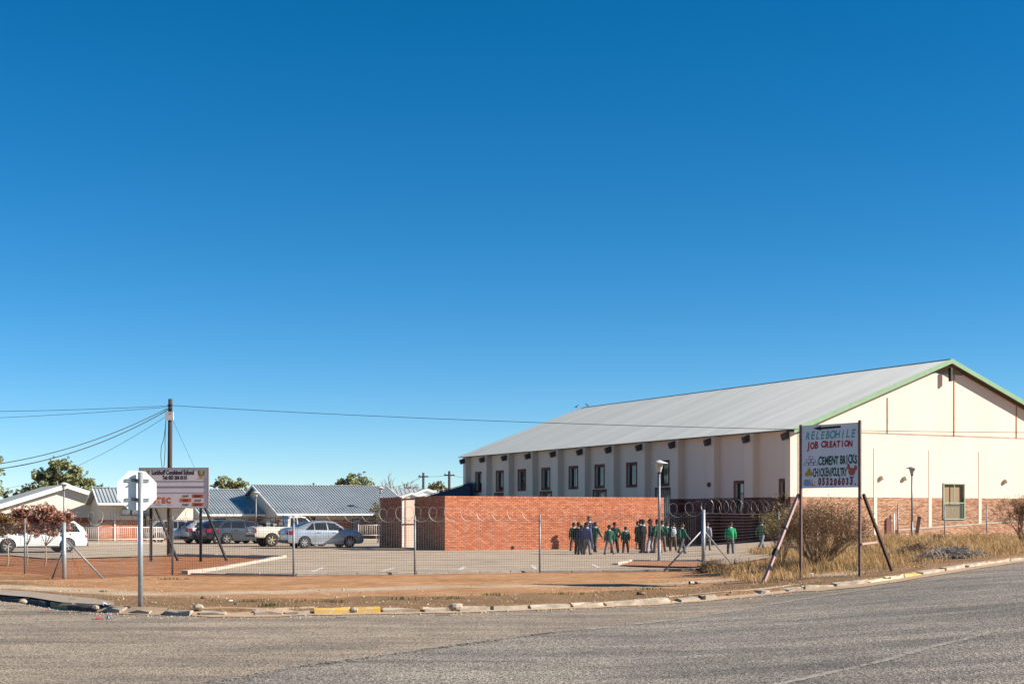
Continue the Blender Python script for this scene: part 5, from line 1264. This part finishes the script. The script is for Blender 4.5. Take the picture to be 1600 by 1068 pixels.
def lobe_tree(name, label, px, Y_, lobes, lm, seed, leaf=.16, dens=9.0, trunk=.3, group=None, depth=.9):
    """crown of uneven lobes, each made of small leaf clumps; lobes given as place and radius in the photograph"""
    r = random.Random(seed); x = PX(px,Y_); e = empty(name, (x,Y_,gz(x,Y_) if Y_ < 60 else 0), 0, label, 'tree', group); k = Y_/F
    tk = MB(); cr = MB(); zlow = min(PZ(b+c,Y_) for a, b, c in lobes)
    base = Vector((0,0,-.2)); fork = Vector((.05,0,max(.6, zlow*.75)))
    tk.path([base, base.lerp(fork,.5)+Vector((.04,.03,0)), fork], [trunk, trunk*.8, trunk*.65], 8)
    for a, b, c in lobes:
        cc = Vector((PX(a,Y_)-x, r.uniform(-.7,.7)*c*k, PZ(b,Y_))); R0 = c*k
        tk.path([fork, fork.lerp(cc,.5)+Vector((r.gauss(0,.1)*R0, r.gauss(0,.1)*R0, 0)), cc], [trunk*.45, trunk*.3, trunk*.12], 5)
        nc = r.randint(9, 13)
        for _ in range(nc):
            d = Vector((r.gauss(0,1), r.gauss(0,1), r.gauss(0,.9))).normalized()*(r.random()**.45)
            s_ = r.uniform(.22,.46)*R0
            leaves(cr, (cc.x+d.x*R0*.82, cc.y+d.y*R0*depth, cc.z+d.z*R0*.78), (s_, s_, s_*.8), max(8, int(dens*(s_/leaf)**2)), leaf, r)
        for _ in range(7):
            d = Vector((r.gauss(0,1), r.gauss(0,1), r.gauss(.3,.8))).normalized(); s_ = r.uniform(.10,.18)*R0
            leaves(cr, (cc.x+d.x*R0*1.08, cc.y+d.y*R0, cc.z+d.z*R0*1.02), (s_, s_, s_), max(5, int(dens*(s_/leaf)**2)), leaf, r)
    tk.build('trunk', bark, e, True); cr.build('crown', lm, e); return e
lobe_tree('leafy_tree', 'big rounded olive green tree behind the cream gable at the left', 93, 135, [(98,727,17),(80,733,16),(118,738,16),(62,748,16),(100,752,24),(134,752,15),(76,762,20),(47,766,12),(128,768,18)], lf_green, 1, .15, 13, .4, tg)
lobe_tree('leafy_tree', 'small dark tree right of the big olive green tree', 160, 140, [(154,762,9),(166,765,8),(148,768,8)], lf_dark, 2, .14, 7, .2, tg)
lobe_tree('leafy_tree', 'low dark tree left of the big olive green tree', 16, 150, [(12,772,9),(24,773,8),(34,768,7)], lf_dark, 12, .14, 7, .2, tg)
lobe_tree('leafy_tree', 'green tree cut by the left edge of the picture', -8, 118, [(-6,716,13),(-2,738,9),(-10,755,16),(-1,768,9)], lf_green, 3, .14, 8, .25, tg)
lobe_tree('leafy_tree', 'dark green tree above the roof right of the school sign', 359, 150, [(350,752,11),(366,754,12),(340,757,9),(381,759,9),(358,762,14)], lf_green, 4, .14, 12, .3, tg)
lobe_tree('leafy_tree', 'wide dark green tree above the widest ribbed roof', 551, 165, [(547,749,12),(534,754,10),(564,748,11),(576,755,9),(524,760,8),(555,760,14)], lf_green, 5, .15, 12, .3, tg)
lobe_tree('leafy_tree', 'yellowish tree between the two far poles', 683, 150, [(676,762,9),(691,763,9),(684,757,7),(670,767,7),(698,768,7)], lf_yel, 6, .13, 8, .25, tg)
lobe_tree('leafy_tree', 'yellow leaved shrub at the left end of the brick enclosure', 590, 92, [(588,791,7),(594,797,7),(582,797,5),(590,803,6)], lf_yel, 7, .07, 5, .05, tg)
# bare tree
def bare(name, label, px, Y_, top, wpx, seed, mat=bark, depth=5, r0=.14, stems=5, base=0, cat='tree', n=(2,3), leaf=None, nleaf=0, lsize=.03, spread=.38, hfrac=.33, zbase=None, lat=1.0):
    r = random.Random(seed); x = PX(px,Y_); g = gz(x,Y_); h = PZ(top,Y_)-g; w = wpx/F*Y_/2
    e = empty(name, (x,Y_,g), 0, label, cat); mb = MB(); tips = []
    for k in range(stems):
        a = 2*math.pi*(k+r.random())/stems; d = Vector((math.cos(a)*w/h*lat*r.uniform(.3,1), math.sin(a)*w/h*lat*r.uniform(.3,1), 1)).normalized()
        grow(mb, Vector((math.cos(a)*.06*w, math.sin(a)*.06*w, -.1)), d, h*hfrac*r.uniform(.85,1.15), r0, depth, r, spread, tips, n, .12, .72)
    mb.build('branches', mat, e)
    if leaf:
        lv = MB()
        for _ in range(nleaf):
            t = r.choice(tips); leaves(lv, t, (.09,.09,.09), 1, lsize, r)
        lv.build('leaves', leaf, e)
    return e
greyb = M('grey_twigs', (.20,.155,.13), (.28,.22,.19), 5, .9)
bare('bare_tree', 'leafless grey tree between the wide dark tree and the far poles', 620, 168, 741, 70, 21, greyb, 5, .22, 9, n=(2,3))
bare('bare_shrub', 'leafless shrub behind the cab of the pickup', 460, 98, 796, 26, 22, greyb, 3, .02, 5, cat='shrub')
# three small red leaved trees inside the fence
yg = 'young red leaved trees by the fence'
for i, (px, Y_, lob, lab, lm) in enumerate(((69,50.5,[(92,806,15),(75,802,15),(106,813,10),(60,812,14),(84,820,15),(112,804,6),(98,826,10),(70,828,12)],'red leaved young tree on a bare pale stem nearest the thick fence post',lf_red),
        (40,51.5,[(45,803,15),(30,809,14),(50,818,14),(36,824,13),(22,806,10),(52,831,9),(58,800,9)],'middle one of the three red leaved young trees before the white wagon',lf_red),
        (10,50,[(12,808,13),(-3,812,12),(18,822,11),(4,828,12),(-12,820,12)],'yellowing young tree at the left edge before the white wagon',lf_dry))):
    lob = [(a, b, c*1.18) for a, b, c in lob]
    e = lobe_tree('young_tree', lab, px, Y_, lob, lm, 30+i, .052, 10.0, .03, yg)
    for ch in e.children:
        if ch.name.startswith('trunk'): ch.data.materials[0] = bark_p
    r = random.Random(60+i); sp2 = MB()
    for a, b, c in lob:
        for _ in range(5):
            p = Vector((PX(a,Y_)-e.location.x+r.uniform(-.2,.2), r.uniform(-.2,.2), PZ(b,Y_))); q = p+Vector((r.uniform(-.18,.18), r.uniform(-.1,.1), r.uniform(.2,.42)))
            sp2.path([p, p.lerp(q,.5)+Vector((.02,0,0)), q], [.006,.005,.003], 3, False)
    sp2.build('sprigs', bark, e, kind='stuff')
# dry bushes at the right
twig = M('dry_twigs', (.15,.095,.06), (.24,.165,.105), 5, .9)
bare('dry_bush', 'large dry twiggy bush under the painted board', 1280, 40.5, 770, 150, 41, twig, 5, .014, 46, cat='bush', n=(2,3), leaf=lf_dry, nleaf=10500, lsize=.028, hfrac=.355, spread=.42, lat=1.45)
bare('dry_bush', 'olive leaved straggling bush left of the painted board', 1222, 44.5, 775, 66, 42, twig, 4, .013, 14, cat='bush', n=(2,3), leaf=lf_yel, nleaf=3600, lsize=.028, hfrac=.35, spread=.38, lat=1.3)
bare('dry_bush', 'dry bush with reddish twigs cut by the right edge', 1598, 56, 746, 74, 43, twig, 5, .018, 16, cat='bush', n=(2,3), leaf=lf_dry, nleaf=4500, lsize=.03, hfrac=.31)
bare('dry_bush', 'small dark dry weed at the foot of the ramp wall', 1463, 58, 820, 26, 44, twig, 3, .008, 10, cat='bush', hfrac=.36)
# brush piles
pile_m = M('ash_grey_twigs', (.34,.30,.28), (.17,.14,.12), 6, .9, c3=(.25,.215,.195)); pile_b = M('brown_brush', (.24,.16,.10), (.14,.095,.062), 6, .9)
def pile(label, p0, w, d, h, n, mat, seed, lm=None):
    r = random.Random(seed); e = empty('brush_pile', p0, R(26), label, 'brush pile', 'heaps of cut branches on the verge'); mb = MB()
    for _ in range(n):
        u, v = r.gauss(0,.42), r.gauss(0,.42); zz = h*math.exp(-(u*u+v*v)*1.6)*r.random()
        c = Vector((u*w, v*d, zz+.02)); dr_ = Vector((r.gauss(0,1), r.gauss(0,.7), r.gauss(0,.42))).normalized()*r.uniform(.08,.32)
        mb.path([c-dr_, c+Vector((0,0,r.uniform(0,.05))), c+dr_], [.007,.006,.003], 3, False)
    mb.build('twigs', mat, e, kind='stuff')
    if lm:
        lv = MB()
        for _ in range(n//2):
            u, v = r.gauss(0,.42), r.gauss(0,.42); leaves(lv, (u*w, v*d, h*math.exp(-(u*u+v*v)*1.6)*r.random()), (.06,.06,.04), 1, .045, r)
        lv.build('dead_leaves', lm, e, kind='stuff')
pile('ash grey heap of cut branches beside the right kerb', at(1505,873)+Vector((0,.8,0)), 1.2, .5, .26, 1100, pile_m, 51, leafmat('grey_leaves', (.14,.13,.13), (.3,.29,.29), (.2,.19,.19)))
pile('brown heap of cut branches beside the ash grey one', at(1455,868)+Vector((0,1.4,0)), .9, .5, .3, 800, pile_b, 52, lf_dry)
pile('low brown brush at the foot of the thick corner post', at(1115,893), .55, .35, .3, 600, pile_b, 53, lf_dry)

# dry grass (nobody could count the blades)
grass_m = leafmat('dry_grass', (.30,.17,.065), (.62,.43,.21), (.46,.29,.12), .3)
ggr = leafmat('green_weed', (.05,.065,.02), (.12,.13,.045), (.08,.095,.03), .3)
def blades(mb, x, y, h, n, r, spread=.10, w=.006):
    z = gz(x,y)+ (.0)
    for _ in range(n):
        bx2, by2 = x+r.gauss(0,spread), y+r.gauss(0,spread); hh = h*r.uniform(.5,1.25); a = r.uniform(0,2*math.pi); lnx = r.uniform(.15,1.1)
        lx, ly = math.cos(a)*hh*lnx, math.sin(a)*hh*lnx; sx, sy = -math.sin(a)*w, math.cos(a)*w
        p0 = Vector((bx2,by2,z)); p1 = Vector((bx2+lx*.4,by2+ly*.4,z+hh*.65)); p2 = Vector((bx2+lx,by2+ly,z+hh*(.95 if r.random() < .6 else .75)))
        s = Vector((sx,sy,0)); mb.add([p0-s,p0+s,p1+s*.7,p1-s*.7,p2], [(0,1,2,3),(3,2,4)])
r = random.Random(77); gr = MB(); gg = MB()
cnt = 0
for _ in range(26000):
    x = r.uniform(5.8, 27); y = r.uniform(31, 71)
    ky = kerbY(x); d = y-ky
    if d < 2.1 - .9*sm(10,14,x): continue
    px = CX+F*x/y
    if px > 1640 or px < 1095: continue
    fy = fenceY(x)
    if y > fy + (.4 if x < 9.75 else 8) : continue
    lim = 46.5 if x < 9 else 70
    if y > lim: continue
    dens = .12+.88*sm(-.1,.3,noise.noise(Vector((x*.55,y*.55,4))))
    dens *= min(1, 45/y)**.5
    if r.random() > dens: continue
    edge_f = sm(0, 1.3, d-1.5)
    h = (.10+.19*edge_f)*r.uniform(.6,1.25)*(1.0+.5*noise.noise(Vector((x*.4,y*.4,9))))
    gsel = noise.noise(Vector((x*.5+40,y*.5,2)))
    tgt = gg if (gsel > .38 and r.random() < .6) else gr
    blades(tgt, x, y, h, 9, r, .09, .006*max(1, y/42)); cnt += 1
print('grass tufts', cnt)
tag(gr.build('dry_grass', grass_m), 'tall straw coloured dry grass below and right of the painted board', 'grass', kind='stuff')
tag(gg.build('green_grass', ggr), 'olive green weeds among the dry grass right of the corner post', 'grass', kind='stuff')
# low weeds and stubble on the verge beside the kerb
wd_ = MB(); sb = MB()
for _ in range(2600):
    x = r.uniform(-12, 8); y = kerbY(x)+r.uniform(.2, 6.0)
    nzv = noise.noise(Vector((x*.8,y*.8,12)))
    if nzv > .38 and y-kerbY(x) < 4.2 and r.random() < .5: blades(wd_, x, y, .045, 7, r, .05, .006)
    elif r.random() < .5 and y-kerbY(x) < 3.6: blades(sb, x, y, .03, 4, r, .08, .005)
for x0, y0 in ((690,935),(880,928),(760,930),(280,905),(505,940),(620,936),(1005,921),(395,940),(440,946)):
    p = at(x0,y0)
    for _ in range(9): blades(wd_, p.x+r.gauss(0,.25), p.y+r.gauss(0,.15), .07, 9, r, .06, .007)
tag(wd_.build('verge_weeds', ggr), 'low green weeds dotted over the brown verge', 'weeds', kind='stuff')
tag(sb.build('verge_stubble', grass_m), 'short dry stubble over the brown verge by the kerb', 'grass', kind='stuff')
# loose stones and soil clods on verge and gutter
st_m = M('loose_stone', (.33,.26,.19), (.22,.16,.11), 6, .95, island=.7, c3=(.45,.38,.30))
peb = MB()
for _ in range(4200):
    x = r.uniform(-13, 14); d = r.choice((r.uniform(-.9,.05), r.uniform(.2,9), r.uniform(.2,5), r.gauss(-.25,.2))); y = kerbY(x)+d
    s = abs(r.gauss(0,.012))+.006; z = (dz_road(x,y) if d < .05 else gz(x,y))
    if y > fenceY(x)-.2: continue
    mb_ = [(x+s*r.uniform(.6,1.2)*math.cos(a), y+s*r.uniform(.6,1.2)*math.sin(a), z-.003) for a in (0,1.26,2.5,3.8,5.0)]
    peb.add(mb_+[(x+r.uniform(-.3,.3)*s, y+r.uniform(-.3,.3)*s, z+s*r.uniform(.6,1.2))], [(i,(i+1) % 5,5) for i in range(5)])
tag(peb.build('loose_gravel', st_m), 'loose pebbles and clods over gutter and verge', 'gravel', kind='stuff')
# soil washed over the gutter where the kerb is buried
wash = M('washed_soil', (.36,.235,.14), (.44,.31,.2), 4, .95, bump=.4, bscale=20)
def wash_sheet(pxs, w0, w1):
    rows = [[],[],[]]
    for px in pxs:
        p = kpt(px); n1 = noise.noise(Vector((px*.02,1,0))); n2 = noise.noise(Vector((px*.013,7,0)))
        tap = min(1, (px-pxs[0])/40, (pxs[-1]-px)/40); tap = max(0, tap)
        for row, off, dz in zip(rows, (-(w0+.25*n1)*tap-.02, .0, (w1+.3*n2) if w1 else .02), (-.099, -.085 if w1 else -.08, .018 if w1 else -.079)):
            y = p.y+off; row.append((p.x, y, gz(p.x,y)+dz))
    o = sheet('washed_soil', rows, wash); return o
wash_sheet(list(range(470,1064,6)), .20, 0); wash_sheet(list(range(300,492,6)), .34, .5); wash_sheet(list(range(1050,1262,6)), .38, .6); wash_sheet(list(range(150,262,6)), .16, .25); wash_sheet(list(range(1230,1660,8)), .75, 0)

# rubble lumps and litter, each a thing
def rock(label, px, py, s, mat, seed, flat=.7):
    r2 = random.Random(seed); p = at(px,py); mb = MB(); n = 9; rs = []
    for i in range(5):
        t = math.pi*(i+.25)/4.5; rs.append([(s*math.sin(t)*math.cos(2*math.pi*k/n)*r2.uniform(.75,1.2), s*.8*math.sin(t)*math.sin(2*math.pi*k/n)*r2.uniform(.75,1.2), s*flat*(.5-math.cos(t)*.8)*r2.uniform(.85,1.1)) for k in range(n)])
    mb.rings(rs); o = fix_normals(mb.build('rubble_lump', mat)); o.location = p; tag(o, label, 'stone', 'lumps of rubble by the kerb')
rk1 = M('rubble_pale', (.45,.36,.27), (.34,.27,.2), 8, .95, bump=.5); rk2 = M('rubble_dark', (.12,.075,.05), (.2,.13,.09), 8, .95, bump=.5)
for a in (('pale lump of rubble on the kerb right of the octagonal sign pole',310,951,.11,rk1,1),('pale broken lump on the yellow kerb stone',553,955,.09,rk1,2),('largest pale broken lump between white kerb stones',712,951,.13,rk1,3),('brown stone standing on the kerb under the dirt path',1001,929,.10,rk2,4),('small dark stone on the brown verge',370,944,.06,rk2,5),('flat dark clod on the verge right of the sign pole',318,935,.07,rk2,6),('pale crumb of kerb below the slab footway',36,941,.09,rk1,7),('pale flake between the black kerb stones',150,950,.07,rk1,8)): rock(*a)
def scrap(label, px, py, s, col, seed, name='litter', cat='litter', dz=0):
    r2 = random.Random(seed); p = at(px,py); mb = MB(); n = 5
    P = [[((i/(n-1)-.5)*s*2+r2.uniform(-.2,.2)*s, (j/(n-1)-.5)*s*1.3+r2.uniform(-.2,.2)*s, abs(r2.gauss(0,.28))*s+.01) for i in range(n)] for j in range(n)]
    mb.add([q for row in P for q in row], [(j*n+i,j*n+i+1,(j+1)*n+i+1,(j+1)*n+i) for j in range(n-1) for i in range(n-1)])
    o = mb.build(name, M('scrap_%d' % seed, col, tuple(x*.8 for x in col), 12, .5)); o.location = (p.x,p.y,p.z+dz); o.rotation_euler = (0,0,r2.uniform(0,3)); tag(o, label, cat, 'scraps of litter on the verge')
for a in (('crumpled red and white wrapper in the gutter by the kerb',156,957,.10,(.55,.06,.07),1,'litter','litter',-.11),('crumpled blue plastic wrapper in the gutter',172,957,.07,(.3,.45,.6),2,'litter','litter',-.11),('tangled pale plastic on the kerb left of the sign pole',166,946,.12,(.55,.55,.58),3),('white plastic scrap low in the dry grass under the painted board',1312,885,.11,(.8,.8,.8),4),('white plastic scrap in the weeds left of the pink brace',1190,890,.09,(.75,.75,.74),5),('white bag in the dry grass right of the painted board',1372,879,.12,(.75,.74,.72),6),('white scrap at the left foot of the painted board',1268,897,.07,(.78,.77,.76),7),('small white scrap on the verge right of the sign pole',360,940,.06,(.75,.73,.7),8),('pale scrap in the weeds by the corner post',1160,892,.12,(.66,.62,.56),9),('white scrap beside the child of the dark jersey at the wall foot',890.5,857,.12,(.78,.78,.78),10),('pale yellow rag on the verge under the kerb of the board',1434,887,.14,(.55,.40,.08),11),('small red wrapper under the black kerb stones',73,948,.05,(.5,.05,.05),12,'litter','litter',-.08),('tiny white scrap on the verge near the sign pole',241,942,.05,(.7,.7,.7),13)): scrap(*a)
# brown glass bottle in the verge
bp2 = at(1084,912.5); bo = empty('glass_bottle', bp2+Vector((0,0,.04)), R(8), 'brown glass bottle with pale label lying on the verge', 'bottle')
l = MB().lathe([(0,-.13),(.036,-.13),(.038,.04),(.018,.10),(.014,.17),(0,.17)], 12, 'X'); l.build('glass', M('brown_glass', (.07,.02,.012), None, 5, .15), bo, True); MB().lathe([(.0385,-.09),(.0392,.01)], 12, 'X').build('paper_label', whited, bo, True)
# leaning steel stump and small box by the lamp before the gable
stp = empty('steel_stump', (PX(1432,70.8),70.8,gz(20.1,70.8)), 0, 'short leaning brown steel stump beside the lamp post before the gable', 'post'); MB().bar((-.05,0,-.2),(.14,0,1.05),.14,.14).build('section', rust_m, stp); MB().bar((.135,0,1.052),(.142,0,1.085),.18,.18).build('cap_plate', rust_m, stp)
wp2 = empty('meter_box', HC + U*hu(1387) + Vector((0,0,.7)) - V*.02, TH, 'small arched opening with white pipe at the foot of the gable', 'fixture'); MB().poly([(-.16,0),(.16,0),(.16,.85),(.08,.95),(-.08,.95),(-.16,.85)], -.06, -.012).build('hatch', brick_d, wp2); MB().path([(.35,-.1,-.1),(.35,-.1,1.2)], .05, 8).build('pipe', whitep, wp2, True)
# two birds on the ridge
for px, py, lab, ry in ((901,641,'dark bird perched on the ridge, the left one',0), (917.5,638.8,'dark bird perched on the ridge, the right one',180)):
    k = (px-CX)/F; v = None
    P0 = HC + U*(HW/2)
    v = (P0.x - k*P0.y)/(k*ct + st); p = P0 + V*v; p.z = ZR+.07
    e = empty('bird', p+Vector((0,0,-.02)), R(ry+20), lab, 'bird', 'birds on the hall ridge'); bm_ = MB(); e.scale = (.62,.62,.62)
    bm_.rings([[(x, r3*math.cos(2*math.pi*q/10), z+r3*1.1*math.sin(2*math.pi*q/10)) for q in range(10)] for x, z, r3 in ((-.34,.12,.015),(-.22,.16,.035),(-.1,.2,.075),(.02,.24,.09),(.12,.3,.07),(.17,.36,.05),(.21,.41,.058),(.26,.42,.045),(.29,.41,.018),(.35,.40,.004))]); bm_.build('body', M('bird_feathers', (.03,.03,.035), None, 9, .6), e, True)
    for y in (-.03,.03): MB().path([(.0,y,.17),(.02,y,0),(.07,y,.0)], .008, 5).build('leg', rust_m, e)
# rear slope: a low line of distant scrub so that the horizon is closed
sc_ = MB(); r = random.Random(5)
for i in range(420):
    x = r.uniform(-330, 330); y = r.uniform(300, 420); leaves(sc_, (x,y,1.2), (3.5,2,1.4), 26, .5, r)
tag(sc_.build('distant_scrub', lf_dark), 'far off line of low dark scrub on the plain', 'scrub', kind='stuff')
